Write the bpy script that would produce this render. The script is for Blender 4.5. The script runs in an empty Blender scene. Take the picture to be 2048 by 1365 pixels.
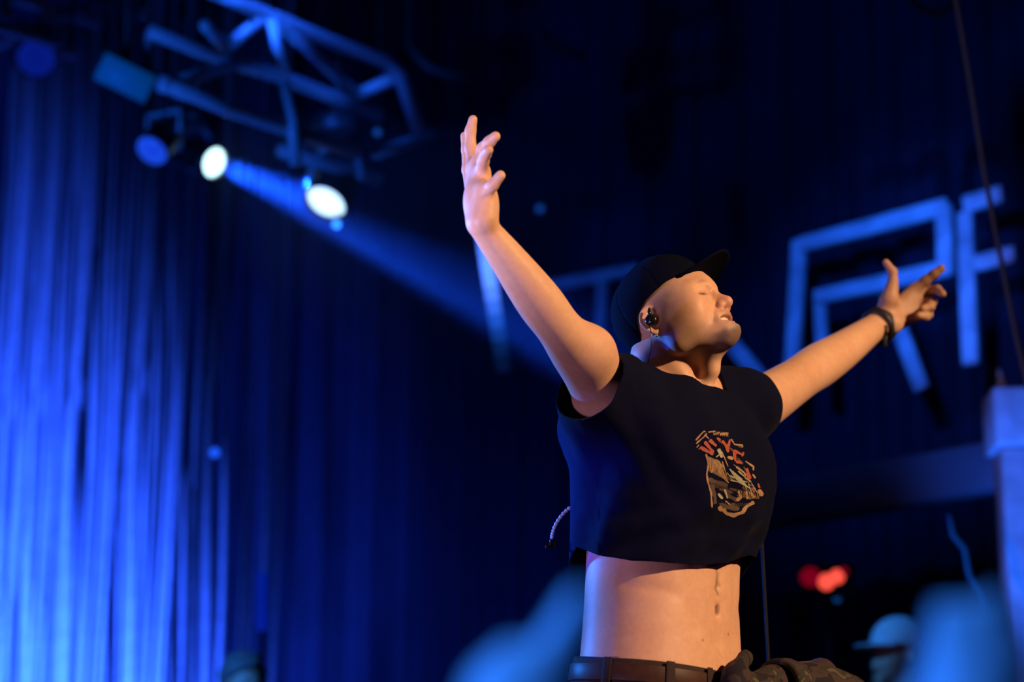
import bpy, bmesh, math, random
import numpy as np
from mathutils import Vector, Matrix
from mathutils.bvhtree import BVHTree

random.seed(7)
rng = np.random.default_rng(7)
scene = bpy.context.scene
COL = scene.collection
R = math.radians

# ------------------------------------------------------------------ camera
FPX = 4800.0                       # focal length in pixels of the 2048 x 1365 frame
PITCH = R(15)
CAM = np.array([0.0, 0.0, 1.5])
FW = np.array([0, math.cos(PITCH), math.sin(PITCH)])
UP = np.array([0, -math.sin(PITCH), math.cos(PITCH)])
RT = np.array([1.0, 0, 0])
cam_data = bpy.data.cameras.new('camera')
cam = bpy.data.objects.new('camera', cam_data)
COL.objects.link(cam)
cam.location = CAM
cam.rotation_euler = (math.pi / 2 + PITCH, 0, 0)
cam_data.sensor_width = 36.0
cam_data.lens = FPX / 2048 * 36.0
cam_data.clip_end = 100
cam_data.dof.use_dof = True
cam_data.dof.focus_distance = 3.98
cam_data.dof.aperture_fstop = 2.4
scene.camera = cam

# ------------------------------------------------------------------ view and world
scene.view_settings.view_transform = 'Standard'
scene.view_settings.look = 'None'
scene.view_settings.gamma = 1.0
scene.view_settings.use_curve_mapping = False
scene.view_settings.exposure = 0.0
scene.cycles.use_denoising = True
scene.cycles.max_bounces = 6
scene.cycles.volume_bounces = 0
scene.cycles.sample_clamp_indirect = 4.0
world = bpy.data.worlds.new('world')
scene.world = world
world.use_nodes = True
world.node_tree.nodes['Background'].inputs[0].default_value = (0.02, 0.09, 0.38, 1)
world.node_tree.nodes['Background'].inputs[1].default_value = 0.030


def ray(px, py):
    return FW + RT * (px - 1024) / FPX - UP * (py - 682.5) / FPX


def J(px, py, Y):
    r = ray(px, py)
    return CAM + r * (Y / r[1])


def pxm(px, py, Y):
    """pixels per metre at that point"""
    return FPX / ((J(px, py, Y) - CAM) @ FW)


# ------------------------------------------------------------------ stage lights and added lamps
def spot(name, loc, target, energy, color, size=40, blend=0.4, radius=0.1):
    l = bpy.data.lights.new(name, 'SPOT')
    l.energy = energy
    l.color = color
    l.spot_size = R(size)
    l.spot_blend = blend
    l.shadow_soft_size = radius
    o = bpy.data.objects.new(name, l)
    COL.objects.link(o)
    o.location = loc
    d = Vector(target) - Vector(loc)
    o.rotation_euler = d.to_track_quat('-Z', 'Y').to_euler()
    return o


WARM = (1.0, 0.62, 0.34)
BLUE = (0.022, 0.095, 1.0)
AZURE = (0.02, 0.20, 1.0)
CHEST = J(1340, 900, 3.95)
# front-of-house warm key above the audience, to the right of the photographer
spot('front_spotlight', (4.55, 0.95, 4.75), CHEST, 1950, WARM, 22, 0.5, 0.10)
# a second, weaker front light from the other side of the hall
spot('front_fill_spotlight', (-3.0, 0.6, 1.5), J(1250, 800, 3.9), 300, (0.70, 0.42, 0.85), 26, 0.6, 0.25)
# blue side lights behind the performer, stage right
spot('side_spotlight', (-2.3, 5.3, 2.9), J(1240, 800, 3.8), 900, AZURE, 40, 0.5, 0.10)
spot('low_side_spotlight', (-2.5, 2.2, 1.55), J(945, 345, 3.54), 620, (0.60, 0.52, 1.0), 9.5, 0.5, 0.10)
# uplights at the foot of the backdrop and of the string curtain
spot('curtain_uplight', (-2.35, 7.3, 1.15), (-2.0, 9.6, 2.4), 4200, BLUE, 75, 0.9, 0.12)
spot('backdrop_uplight', (-0.6, 7.6, 1.15), (-0.5, 9.4, 2.3), 330, BLUE, 90, 0.9, 0.12)
spot('letter_spotlight', (0.1, 5.6, 4.6), J(1720, 570, 7.6), 290, (0.015, 0.13, 1.0), 34, 0.8, 0.12)
spot('wing_uplight', (0.9, 5.2, 1.15), J(2040, 950, 6.7), 700, (0.012, 0.14, 1.0), 22, 0.8, 0.12)
spot('added_backdrop_glow', (0.6, 6.0, 7.6), J(1300, 200, 9.0), 90, (0.01, 0.10, 1.0), 75, 0.9, 0.2)  # added blue spot, stands in for haze glow before the dark backdrop
spot('added_letter_light', (-0.9, 6.6, 4.4), J(1190, 600, 8.5), 160, (0.012, 0.10, 1.0), 22, 0.8, 0.1)  # second spot, added to brighten the letter T
spot('added_shirt_light', (-2.3, 4.6, 1.5), J(1168, 965, 3.9), 1700, (0.0, 0.03, 1.0), 6.6, 0.6, 0.06)  # narrow blue spot added for the dark side of the shirt
spot('added_truss_light', (-3.6, 4.1, 2.3), J(520, 150, 6.9), 600, (0.010, 0.13, 1.0), 22, 0.7, 0.12)  # blue spot added so that truss posts and struts stand out
spot('added_crew_light', (-0.4, 6.0, 3.6), J(1770, 1290, 7.2), 150, (0.03, 0.28, 1.0), 14, 0.6, 0.08)  # extra spot added to lift the pale cap of the crew member
spot('added_head_light', (-2.3, 6.3, 3.4), J(480, 1335, 7.8), 420, AZURE, 12, 0.6, 0.08)  # added spot that brightens the head at the bottom left
spot('added_hand_light', (-0.9, 0.7, 2.5), (0.12, 1.22, 1.62), 380, (0.01, 0.14, 1.0), 40, 0.8, 0.1)  # unseen lamp added to turn the raised front-row hands blue


# ------------------------------------------------------------------ materials
def mat(name, color=(0.5, 0.5, 0.5), rough=0.6, metal=0.0, spec=0.5, emit=None, estr=0.0, sss=0.0, noise=None, bump=None, attr=None, sheen=0.0):
    m = bpy.data.materials.new(name)
    m.use_nodes = True
    nt = m.node_tree
    b = nt.nodes['Principled BSDF']
    b.inputs['Base Color'].default_value = (*color, 1)
    b.inputs['Roughness'].default_value = rough
    b.inputs['Metallic'].default_value = metal
    b.inputs['Specular IOR Level'].default_value = spec
    if sheen:
        b.inputs['Sheen Weight'].default_value = sheen
    if sss:
        b.inputs['Subsurface Weight'].default_value = sss
        b.inputs['Subsurface Radius'].default_value = (1.0, 0.35, 0.18)
        b.inputs['Subsurface Scale'].default_value = 0.030
    if emit:
        b.inputs['Emission Color'].default_value = (*emit, 1)
        b.inputs['Emission Strength'].default_value = estr
    tc = nt.nodes.new('ShaderNodeTexCoord')
    src = None
    if attr:
        a = nt.nodes.new('ShaderNodeAttribute')
        a.attribute_name = attr
        src = a.outputs['Color']
    if noise:
        scale, amount = noise
        n = nt.nodes.new('ShaderNodeTexNoise')
        n.inputs['Scale'].default_value = scale
        n.inputs['Detail'].default_value = 4
        nt.links.new(tc.outputs['Object'], n.inputs['Vector'])
        mr = nt.nodes.new('ShaderNodeMapRange')
        mr.inputs['From Min'].default_value = 0.25
        mr.inputs['From Max'].default_value = 0.75
        mr.inputs['To Min'].default_value = 1 - amount
        mr.inputs['To Max'].default_value = 1 + amount
        nt.links.new(n.outputs['Fac'], mr.inputs['Value'])
        mx = nt.nodes.new('ShaderNodeVectorMath')
        mx.operation = 'SCALE'
        if src is not None:
            nt.links.new(src, mx.inputs[0])
        else:
            mx.inputs[0].default_value = color
        nt.links.new(mr.outputs['Result'], mx.inputs['Scale'])
        src = mx.outputs['Vector']
    if src is not None:
        nt.links.new(src, b.inputs['Base Color'])
    if bump:
        scale, strength, dist = bump
        n2 = nt.nodes.new('ShaderNodeTexNoise')
        n2.inputs['Scale'].default_value = scale
        n2.inputs['Detail'].default_value = 3
        nt.links.new(tc.outputs['Object'], n2.inputs['Vector'])
        bp = nt.nodes.new('ShaderNodeBump')
        bp.inputs['Strength'].default_value = strength
        bp.inputs['Distance'].default_value = dist
        nt.links.new(n2.outputs['Fac'], bp.inputs['Height'])
        nt.links.new(bp.outputs['Normal'], b.inputs['Normal'])
    return m


# ------------------------------------------------------------------ object helpers
def tag(o, label=None, cat=None, group=None, kind=None):
    if label: o['label'] = label
    if cat: o['category'] = cat
    if group: o['group'] = group
    if kind: o['kind'] = kind
    return o


def mesh_np(name, v, faces, m=None, parent=None, smooth=True, origin=None):
    """v (n,3) in world coordinates; faces: list of index arrays (k,3) and/or (k,4)"""
    v = np.asarray(v, dtype=np.float64)
    if origin is None:
        origin = np.zeros(3)
    if isinstance(faces, np.ndarray):
        faces = [faces]
    faces = [np.asarray(f, dtype=np.int32) for f in faces if len(f)]
    me = bpy.data.meshes.new(name)
    me.vertices.add(len(v))
    me.vertices.foreach_set('co', (v - origin).astype(np.float32).ravel())
    nl = sum(f.size for f in faces)
    npoly = sum(len(f) for f in faces)
    me.loops.add(nl)
    me.loops.foreach_set('vertex_index', np.concatenate([f.ravel() for f in faces]))
    me.polygons.add(npoly)
    starts, s = [], 0
    for f in faces:
        k = f.shape[1]
        starts.append(s + np.arange(len(f)) * k)
        s += f.size
    me.polygons.foreach_set('loop_start', np.concatenate(starts).astype(np.int32))
    me.update(calc_edges=True)
    me.validate()
    if smooth:
        me.polygons.foreach_set('use_smooth', np.ones(len(me.polygons), dtype=bool))
    if m:
        me.materials.append(m)
    o = bpy.data.objects.new(name, me)
    o.location = origin
    COL.objects.link(o)
    if parent:
        attach(o, parent)
    return o


def attach(o, parent):
    """parent o, keeping its world placement (parents here are never rotated or scaled)"""
    p = np.zeros(3)
    q = parent
    while q is not None:
        p += np.array(q.location)
        q = q.parent
    o.parent = parent
    o.location = Vector(np.array(o.location) - p)


def empty(name, loc):
    o = bpy.data.objects.new(name, None)
    o.empty_display_size = 0.1
    o.location = loc
    COL.objects.link(o)
    return o


class MB:
    """collects simple solids in world coordinates and builds ONE mesh object"""
    def __init__(self):
        self.v, self.q, self.t = [], [], []

    def add(self, v, q=(), t=()):
        n = len(self.v)
        self.v += [tuple(map(float, p)) for p in v]
        self.q += [tuple(i + n for i in f) for f in q]
        self.t += [tuple(i + n for i in f) for f in t]
        return self

    def box(self, c, ax, ay, az):
        """c centre; ax, ay, az half-extent vectors"""
        c, ax, ay, az = (np.asarray(x, float) for x in (c, ax, ay, az))
        v = [c + sx * ax + sy * ay + sz * az for sz in (-1, 1) for sy in (-1, 1) for sx in (-1, 1)]
        return self.add(v, [(0, 2, 3, 1), (4, 5, 7, 6), (0, 1, 5, 4), (2, 6, 7, 3), (0, 4, 6, 2), (1, 3, 7, 5)])

    def tube(self, pts, rad, n=10, caps=True):
        pts = [np.asarray(p, float) for p in pts]
        rad = rad if hasattr(rad, '__len__') else [rad] * len(pts)
        t0 = pts[1] - pts[0]
        ref = np.array([0, 0, 1.0]) if abs(t0[2]) < 0.9 * np.linalg.norm(t0) else np.array([1.0, 0, 0])
        u = np.cross(t0, ref); u /= np.linalg.norm(u)
        v, q, t = [], [], []
        for i, p in enumerate(pts):
            tt = pts[min(i + 1, len(pts) - 1)] - pts[max(i - 1, 0)]
            tt = tt / np.linalg.norm(tt)
            u = u - tt * (u @ tt); u /= np.linalg.norm(u)
            w = np.cross(tt, u)
            for k in range(n):
                a = 2 * math.pi * k / n
                v.append(p + rad[i] * (math.cos(a) * u + math.sin(a) * w))
        for i in range(len(pts) - 1):
            for k in range(n):
                q.append((i * n + k, i * n + (k + 1) % n, (i + 1) * n + (k + 1) % n, (i + 1) * n + k))
        if caps:
            m = len(v)
            v += [pts[0], pts[-1]]
            b = (len(pts) - 1) * n
            for k in range(n):
                t.append((m, (k + 1) % n, k))
                t.append((m + 1, b + k, b + (k + 1) % n))
        return self.add(v, q, t)

    def lathe(self, c, axis, prof, n=24, cap=True):
        """prof: list of (distance along axis, radius)"""
        axis = np.asarray(axis, float); axis = axis / np.linalg.norm(axis)
        c = np.asarray(c, float)
        pts = [c + axis * s for s, r in prof]
        ref = np.array([0, 0, 1.0]) if abs(axis[2]) < 0.9 else np.array([1.0, 0, 0])
        u = np.cross(axis, ref); u /= np.linalg.norm(u)
        w = np.cross(axis, u)
        v, q, t = [], [], []
        for p, (s, r) in zip(pts, prof):
            for k in range(n):
                a = 2 * math.pi * k / n
                v.append(p + r * (math.cos(a) * u + math.sin(a) * w))
        for i in range(len(prof) - 1):
            for k in range(n):
                q.append((i * n + k, i * n + (k + 1) % n, (i + 1) * n + (k + 1) % n, (i + 1) * n + k))
        if cap:
            m = len(v)
            v += [pts[0], pts[-1]]
            b = (len(prof) - 1) * n
            for k in range(n):
                t.append((m, (k + 1) % n, k))
                t.append((m + 1, b + k, b + (k + 1) % n))
        return self.add(v, q, t)

    def build(self, name, m=None, parent=None, smooth=False, origin=None, bevel=0.0):
        v = np.array(self.v)
        if origin is None and parent is None:
            origin = v.mean(0)
            origin[2] = v[:, 2].min()
        if parent is not None and origin is None:
            origin = v.mean(0)
        o = mesh_np(name, v, [np.array(self.q).reshape(-1, 4), np.array(self.t).reshape(-1, 3)], m, parent, smooth, origin)
        if bevel:
            b = o.modifiers.new('bevel', 'BEVEL')
            b.width = bevel
            b.segments = 2
            b.limit_method = 'ANGLE'
        return o


def grid_faces(nu, nv, closed_u=False):
    q = []
    for i in range(nu if closed_u else nu - 1):
        for j in range(nv - 1):
            a, b = i * nv + j, ((i + 1) % nu) * nv + j
            q.append((a, b, b + 1, a + 1))
    return np.array(q)


# ------------------------------------------------------------------ smooth solid modelling (distance fields -> surface)
def v3(p):
    return np.asarray(p, dtype=np.float64)


def d_cap(p, a, b, r1, r2):
    ba = b - a
    pa = p - a
    t = np.clip((pa @ ba) / (ba @ ba), 0, 1)
    return np.sqrt(((pa - t[:, None] * ba) ** 2).sum(1)) - (r1 + (r2 - r1) * t)


def d_ell(p, c, r):
    q = p - c
    k0 = np.sqrt(((q / r) ** 2).sum(1))
    k1 = np.sqrt(((q / (r * r)) ** 2).sum(1)) + 1e-9
    return k0 * (k0 - 1) / k1


def smin(a, b, k):
    if k <= 0:
        return np.minimum(a, b)
    h = np.maximum(k - np.abs(a - b), 0) / k
    return np.minimum(a, b) - h * h * k * 0.25


class Solid:
    """a list of blended shapes; each has a bounding ball so that far ones are skipped"""
    def __init__(self):
        self.ops = []
        self.M = np.eye(3)
        self.O = np.zeros(3)

    def frame(self, M=None, O=None):
        self.M = np.eye(3) if M is None else M
        self.O = np.zeros(3) if O is None else v3(O)
        return self

    def w(self, p):
        return self.O + self.M @ v3(p)

    def cap(self, a, b, r1, r2=None, k=0.01, op='u'):
        r2 = r1 if r2 is None else r2
        A, B = self.w(a), self.w(b)
        self.ops.append((op, lambda p, A=A, B=B: d_cap(p, A, B, r1, r2), k, (A + B) / 2, np.linalg.norm(B - A) / 2 + max(r1, r2)))
        return self

    def limb(self, pts, rad, k=0.02, n=6):
        """a limb along a smooth curve, its thickness eased from joint to joint"""
        P = np.array([self.w(p) for p in pts]); Q = np.column_stack([P, rad])
        Q = np.vstack([2 * Q[0] - Q[1], Q, 2 * Q[-1] - Q[-2]])
        S = []
        for i in range(1, len(Q) - 2):
            for t in np.arange(n) / n:
                a, b, c, d = Q[i - 1:i + 3]
                S.append(0.5 * (2 * b + (c - a) * t + (2 * a - 5 * b + 4 * c - d) * t * t + (3 * b - a - 3 * c + d) * t ** 3))
        S.append(Q[-2]); S = np.array(S)

        mids = (S[:-1, :3] + S[1:, :3]) / 2
        reach = np.linalg.norm(S[1:, :3] - S[:-1, :3], axis=1) / 2 + np.maximum(S[1:, 3], S[:-1, 3])

        def fn(p):
            d = None
            lo, hi = p.min(0), p.max(0)
            gap = np.linalg.norm(mids - (lo + hi) / 2, axis=1) - reach
            lim = max(gap.min() + np.linalg.norm(hi - lo), np.linalg.norm(hi - lo) / 2) + .045
            for i in np.nonzero(gap <= lim)[0]:
                e = d_cap(p, S[i, :3], S[i + 1, :3], S[i, 3], S[i + 1, 3])
                d = e if d is None else np.minimum(d, e)
            return d
        c = P.mean(0)
        self.ops.append(('u', fn, k, c, np.linalg.norm(P - c, axis=1).max() + max(rad)))
        return self

    def chain(self, pts, rad, k=0.01, kk=0.005, op='u'):
        P = [self.w(p) for p in pts]

        def fn(p):
            d = d_cap(p, P[0], P[1], rad[0], rad[1])
            for i in range(1, len(P) - 1):
                d = smin(d, d_cap(p, P[i], P[i + 1], rad[i], rad[i + 1]), kk)
            return d
        c = sum(P) / len(P)
        self.ops.append((op, fn, k, c, max(np.linalg.norm(q - c) for q in P) + max(rad)))
        return self

    def chains(self, many, k=0.01, kk=0.005):
        """several limbs (fingers): blended with the body, not with each other"""
        many = [([self.w(p) for p in pts], rad) for pts, rad in many]

        def fn(p):
            out = None
            for P, rad in many:
                d = d_cap(p, P[0], P[1], rad[0], rad[1])
                for i in range(1, len(P) - 1):
                    d = smin(d, d_cap(p, P[i], P[i + 1], rad[i], rad[i + 1]), kk)
                out = d if out is None else smin(out, d, 0.0025)
            return out
        allp = [q for P, _ in many for q in P]
        c = sum(allp) / len(allp)
        self.ops.append(('u', fn, k, c, max(np.linalg.norm(q - c) for q in allp) + 0.02))
        return self

    def ell(self, c, r, k=0.01, op='u', rot=None):
        Cw = self.w(c)
        M = self.M if rot is None else self.M @ rot
        r = v3(r)
        self.ops.append((op, lambda p: d_ell((p - Cw) @ M, np.zeros(3), r), k, Cw, r.max()))
        return self

    def fun(self, fn, c, rad, k=0.01, op='u'):
        """fn takes points in the current frame"""
        M, O = self.M, self.O
        self.ops.append((op, lambda p: fn((p - O) @ M), k, self.w(c), rad))
        return self

    def line(self, pts, depth, width, n, reach=.02, ends=True):
        """a crease (depth > 0) or a ridge (depth < 0) along pts, measured across the direction n it faces"""
        P = [self.w(p) for p in pts]
        n = self.M @ v3(n); n = n / np.linalg.norm(n)
        F = [q - n * (q @ n) for q in P]

        def fn(p):
            q = p - (p @ n)[:, None] * n
            d = None
            for a, b in zip(F[:-1], F[1:]):
                e = d_cap(q, a, b, 0, 0)
                d = e if d is None else np.minimum(d, e)
            h = (p - P[0]) @ n
            return depth * np.exp(-(d / width) ** 2) * (np.abs(h) < reach * 2.5)
        c = sum(P) / len(P)
        self.ops.append(('b', fn, 0.0, c, max(np.linalg.norm(q - c) for q in P) + 3 * width + reach))
        return self

    def ev(self, p, ops=None):
        d = np.full(len(p), 0.5)
        for op, fn, k, c, rad in (self.ops if ops is None else ops):
            e = fn(p)
            if op == 'u':
                d = smin(d, e, k)
            elif op == 's':
                d = -smin(-d, e, k)
            elif op == 'b':          # relief: e is added to the distance
                d = d + e
        return d

    def mesh(self, h, N=16):
        lo = np.min([c - r for op, f, k, c, r in self.ops if op == 'u'], axis=0) - 3 * h
        hi = np.max([c + r for op, f, k, c, r in self.ops if op == 'u'], axis=0) + 3 * h
        nb = np.ceil((hi - lo) / (h * N)).astype(int)
        cs = np.array([c for _, _, _, c, _ in self.ops])
        rs = np.array([r + k for _, _, k, _, r in self.ops])
        Rb = h * (N + 2) * math.sqrt(3) / 2
        g = np.arange(N + 2)
        G = np.stack(np.meshgrid(g, g, g, indexing='ij'), -1).reshape(-1, 3)
        BIG = 1 << 20
        V_id, V_p, F = [], [], []
        ax = [(0, 1, 2), (1, 2, 0), (2, 0, 1)]
        for bi in range(nb[0]):
            for bj in range(nb[1]):
                cz = lo + h * (np.stack([np.full(nb[2], bi), np.full(nb[2], bj), np.arange(nb[2])], 1) * N + N / 2)
                D = np.sqrt(((cz[:, None] - cs[None]) ** 2).sum(-1)) - rs[None]
                near = D < Rb + 0.012
                for bk in np.nonzero(near.any(1))[0]:
                    ops = [o for o, s in zip(self.ops, near[bk]) if s]
                    if abs(self.ev(cz[bk][None], ops)[0]) > Rb * 1.35 + 0.006:
                        continue
                    b0 = np.array([bi, bj, bk]) * N - 1
                    d = self.ev(lo + h * (G + b0), ops).reshape(N + 2, N + 2, N + 2)
                    s = d < 0
                    if s.all() or not s.any():
                        continue
                    # one vertex per mixed cell, at the mean of its edge crossings
                    n = N + 1
                    acc = np.zeros((n, n, n, 3)); cnt = np.zeros((n, n, n))
                    for a in range(3):
                        sl0 = [slice(None)] * 3; sl1 = [slice(None)] * 3
                        sl0[a] = slice(0, N + 1); sl1[a] = slice(1, N + 2)
                        d0, d1 = d[tuple(sl0)], d[tuple(sl1)]
                        cross = (d0 < 0) != (d1 < 0)
                        t = np.where(cross, d0 / np.where(cross, d0 - d1, 1), 0)
                        for o1 in (0, 1):
                            for o2 in (0, 1):
                                sl = [None] * 3
                                sl[a] = slice(0, n)
                                b_, c_ = [x for x in range(3) if x != a]
                                sl[b_] = slice(o1, o1 + n); sl[c_] = slice(o2, o2 + n)
                                cr, tt = cross[tuple(sl)], t[tuple(sl)]
                                cnt += cr
                                acc[..., a] += np.where(cr, tt, 0)
                                acc[..., b_] += cr * o1
                                acc[..., c_] += cr * o2
                    ii = np.argwhere(cnt > 0)
                    pos = acc[tuple(ii.T)] / cnt[tuple(ii.T)][:, None]
                    gi = ii + b0 + 8
                    V_id.append((gi[:, 0] * BIG + gi[:, 1]) * BIG + gi[:, 2])
                    V_p.append(lo + h * (ii + b0 + pos))
                    for a, e1, e2 in ax:
                        sl0 = [slice(1, N + 1)] * 3; sl1 = [slice(1, N + 1)] * 3
                        sl1[a] = slice(2, N + 2)
                        s0, s1 = s[tuple(sl0)], s[tuple(sl1)]
                        for inside_first in (True, False):
                            e = np.argwhere((s0 & ~s1) if inside_first else (~s0 & s1)) + 1
                            if not len(e):
                                continue
                            E1 = np.eye(3, dtype=int)[e1]; E2 = np.eye(3, dtype=int)[e2]
                            quad = [e - E1 - E2, e - E2, e, e - E1]
                            if not inside_first:
                                quad = quad[::-1]
                            ids = []
                            for c in quad:
                                gc = c + b0 + 8
                                ids.append((gc[:, 0] * BIG + gc[:, 1]) * BIG + gc[:, 2])
                            F.append(np.stack(ids, 1))
        ids = np.concatenate(V_id); P = np.concatenate(V_p); F = np.concatenate(F)
        u, first = np.unique(ids, return_index=True)
        return P[first], np.searchsorted(u, F)


def largest_piece(v, q):
    lab = np.arange(len(v))
    e = np.concatenate([q[:, [i, (i + 1) % q.shape[1]]] for i in range(q.shape[1])])
    while True:
        m = np.minimum(lab[e[:, 0]], lab[e[:, 1]])
        new = lab.copy()
        np.minimum.at(new, e[:, 0], m); np.minimum.at(new, e[:, 1], m)
        np.minimum.at(new, lab[e[:, 0]], m); np.minimum.at(new, lab[e[:, 1]], m)
        new = new[new]
        if (new == lab).all():
            break
        lab = new
    u, c = np.unique(lab, return_counts=True)
    keep = lab == u[c.argmax()]
    mp = np.cumsum(keep) - 1
    return v[keep], mp[q[keep[q[:, 0]]]]


def tri(q):
    return np.concatenate([q[:, [0, 1, 2]], q[:, [0, 2, 3]]])


def vnormals(v, t):
    n = np.cross(v[t[:, 1]] - v[t[:, 0]], v[t[:, 2]] - v[t[:, 0]])
    out = np.zeros_like(v)
    for i in range(3):
        np.add.at(out, t[:, i], n)
    return out / (np.linalg.norm(out, axis=1)[:, None] + 1e-12)


def relax(v, t, it=2, f=0.5):
    e = np.concatenate([t[:, [0, 1]], t[:, [1, 2]], t[:, [2, 0]]])
    for _ in range(it):
        s = np.zeros_like(v); c = np.zeros(len(v))
        np.add.at(s, e[:, 0], v[e[:, 1]]); np.add.at(c, e[:, 0], 1)
        v = v + f * (s / np.maximum(c, 1)[:, None] - v)
    return v


def clip_tris(v, t, g, extra=()):
    """keep the side g > 0 of a triangle mesh with a clean edge along g = 0"""
    keep = g[t] > 0
    n = keep.sum(1)
    out = [t[n == 3]]
    new, lookup = [], {}
    vl = list(v)

    def cut(a, b):
        key = (a, b) if a < b else (b, a)
        if key not in lookup:
            s = g[a] / (g[a] - g[b])
            lookup[key] = len(vl)
            vl.append(v[a] + s * (v[b] - v[a]))
        return lookup[key]
    for tr in t[(n == 1) | (n == 2)]:
        k = [g[i] > 0 for i in tr]
        if sum(k) == 1:
            i = k.index(True)
            a, b, c = tr[i], tr[(i + 1) % 3], tr[(i + 2) % 3]
            new.append((a, cut(a, b), cut(a, c)))
        else:
            i = k.index(False)
            a, b, c = tr[i], tr[(i + 1) % 3], tr[(i + 2) % 3]
            x, y = cut(a, b), cut(a, c)
            new += [(x, b, c), (x, c, y)]
    t2 = np.concatenate(out + [np.array(new).reshape(-1, 3)]).astype(int)
    v2 = np.array(vl)
    used = np.unique(t2)
    mp = np.full(len(v2), -1); mp[used] = np.arange(len(used))
    return v2[used], mp[t2]


def solidify(o, th, offset=1):
    s = o.modifiers.new('cloth', 'SOLIDIFY')
    s.thickness = th
    s.offset = offset
    return o


def vnoise(p, scale, seed=0):
    """smooth value noise, -1..1"""
    q = p * scale + seed * 17.31
    i = np.floor(q).astype(np.int64)
    f = q - i
    f = f * f * (3 - 2 * f)

    def hsh(a):
        n = (a[:, 0] * 374761393 + a[:, 1] * 668265263 + a[:, 2] * 2147483647) & 0xffffffff
        n = ((n ^ (n >> 13)) * 1274126177) & 0xffffffff
        return ((n ^ (n >> 16)) & 0xffff) / 32767.5 - 1
    r = 0
    for dx in (0, 1):
        for dy in (0, 1):
            for dz in (0, 1):
                wgt = (f[:, 0] if dx else 1 - f[:, 0]) * (f[:, 1] if dy else 1 - f[:, 1]) * (f[:, 2] if dz else 1 - f[:, 2])
                r = r + wgt * hsh(i + np.array([dx, dy, dz]))
    return r


def sstep(a, b, x):
    t = np.clip((x - a) / (b - a), 0, 1)
    return t * t * (3 - 2 * t)
# ================================================================== the singer
PHI = R(53)
TL = np.array([math.cos(PHI), math.sin(PHI), 0])         # his left
TF = np.array([math.sin(PHI), -math.cos(PHI), 0])        # his front
TM = np.stack([TL, TF, [0, 0, 1.0]], 1)
TO = J(1322, 1335, 3.95)                                 # centre of the waist
STAGE_Z = TO[2] - 0.985


def rot_head(y, p, r):
    cp, sp = math.cos(p), math.sin(p)
    Rx = np.array([[1, 0, 0], [0, cp, -sp], [0, sp, cp]])
    cr, sr = math.cos(r), math.sin(r)
    Ry = np.array([[cr, 0, sr], [0, 1, 0], [-sr, 0, cr]])
    B = np.stack([[math.cos(y), math.sin(y), 0], [math.sin(y), -math.cos(y), 0], [0, 0, 1]], 1)
    return B @ Ry @ Rx


HS = 0.90
HM = rot_head(R(61), R(29), 0.0)
HO = J(1302, 643, 3.86) - HM @ (np.array([-.074, -.010, .0]) * HS)

# torso cross-sections: height above waist, half width, half depth, centre forward, centre to his left
TS = np.array([
    [-0.30, .170, .120, -.010, 0],
    [-0.12, .172, .122, -.006, 0],
    [-0.03, .160, .116, .000, 0],
    [0.03, .152, .112, .002, 0],
    [0.09, .147, .110, .004, 0],
    [0.16, .148, .108, .008, 0],
    [0.22, .152, .110, .013, 0],
    [0.30, .164, .118, .018, 0],
    [0.37, .172, .118, .019, 0],
    [0.41, .168, .106, .016, 0],
    [0.45, .135, .084, .014, 0],
    [0.50, .080, .060, .012, 0],
    [0.60, .050, .050, .010, 0]])
TZ = np.linspace(-0.30, 0.60, 181)


def _smooth_cols(tab):
    out = []
    for c in range(1, tab.shape[1]):
        y = np.interp(TZ, tab[:, 0], tab[:, c])
        ker = np.hanning(15); ker /= ker.sum()
        out.append(np.convolve(np.pad(y, 7, mode='edge'), ker, mode='valid'))
    return out


TA, TB, TCF, TCL = _smooth_cols(TS)


def torso_d(p, grow=0.0, growb=None, lo=-0.27, hi=0.448, n=2.3):
    z = p[:, 2]
    a = np.interp(z, TZ, TA) + grow
    b = np.interp(z, TZ, TB) + (grow if growb is None else growb)
    x = np.abs(p[:, 0] - np.interp(z, TZ, TCL)) / a
    y = np.abs(p[:, 1] - np.interp(z, TZ, TCF)) / b
    k = (x ** n + y ** n) ** (1 / n)
    rr = np.sqrt((p[:, 0]) ** 2 + (p[:, 1]) ** 2)
    d = (k - 1) * np.where(k > 1e-3, rr / np.maximum(k, 1e-3), np.minimum(a, b))
    d = np.clip(d, -0.12, None) * 0.9
    return np.maximum(d, np.maximum(lo - z, z - hi))


body = Solid()
body.frame(TM, TO)
body.fun(torso_d, (0, 0, 0.11), 0.44, 0.02)
# chest, ribs, belly
for s in (-1, 1):
    body.ell((s * .075, .085, .355), (.085, .050, .065), .05)
    body.ell((s * .105, -.02, .385), (.080, .070, .055), .04)
body.line([(0, .11, .20), (0, .11, .03)], .0030, .011, (0, 1, 0), .03)
body.line([(.001, .11, .0885), (-.001, .11, .078)], .0060, .0045, (0, 1, 0), .03)
body.line([(-.005, .11, .118), (.004, .11, .123)], .0030, .0042, (0, 1, 0), .03)
for s in (-1, 1):
    body.line([(s * .055, .10, .17), (s * .060, .10, .05)], .0022, .020, (s * .35, .94, 0), .03)
    body.line([(s * .14, .03, .115), (s * .09, .09, .100)], .0016, .012, (s * .75, .66, 0), .03)
body.frame()
SR, SL = J(1226, 806, 3.81), J(1468, 818, 4.08)
# neck and shoulders
NB, NT = J(1352, 800, 3.965), J(1338, 690, 3.955)
body.cap(NB, NT, .062, .050, .03)
body.cap(J(1322, 800, 3.99), HO + HM @ np.array([0, -.045, -.035]), .056, .052, .03)
body.cap(J(1306, 806, 3.93), SR, .036, .048, .045)
body.cap(J(1385, 790, 3.99), SL, .038, .048, .05)
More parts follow.
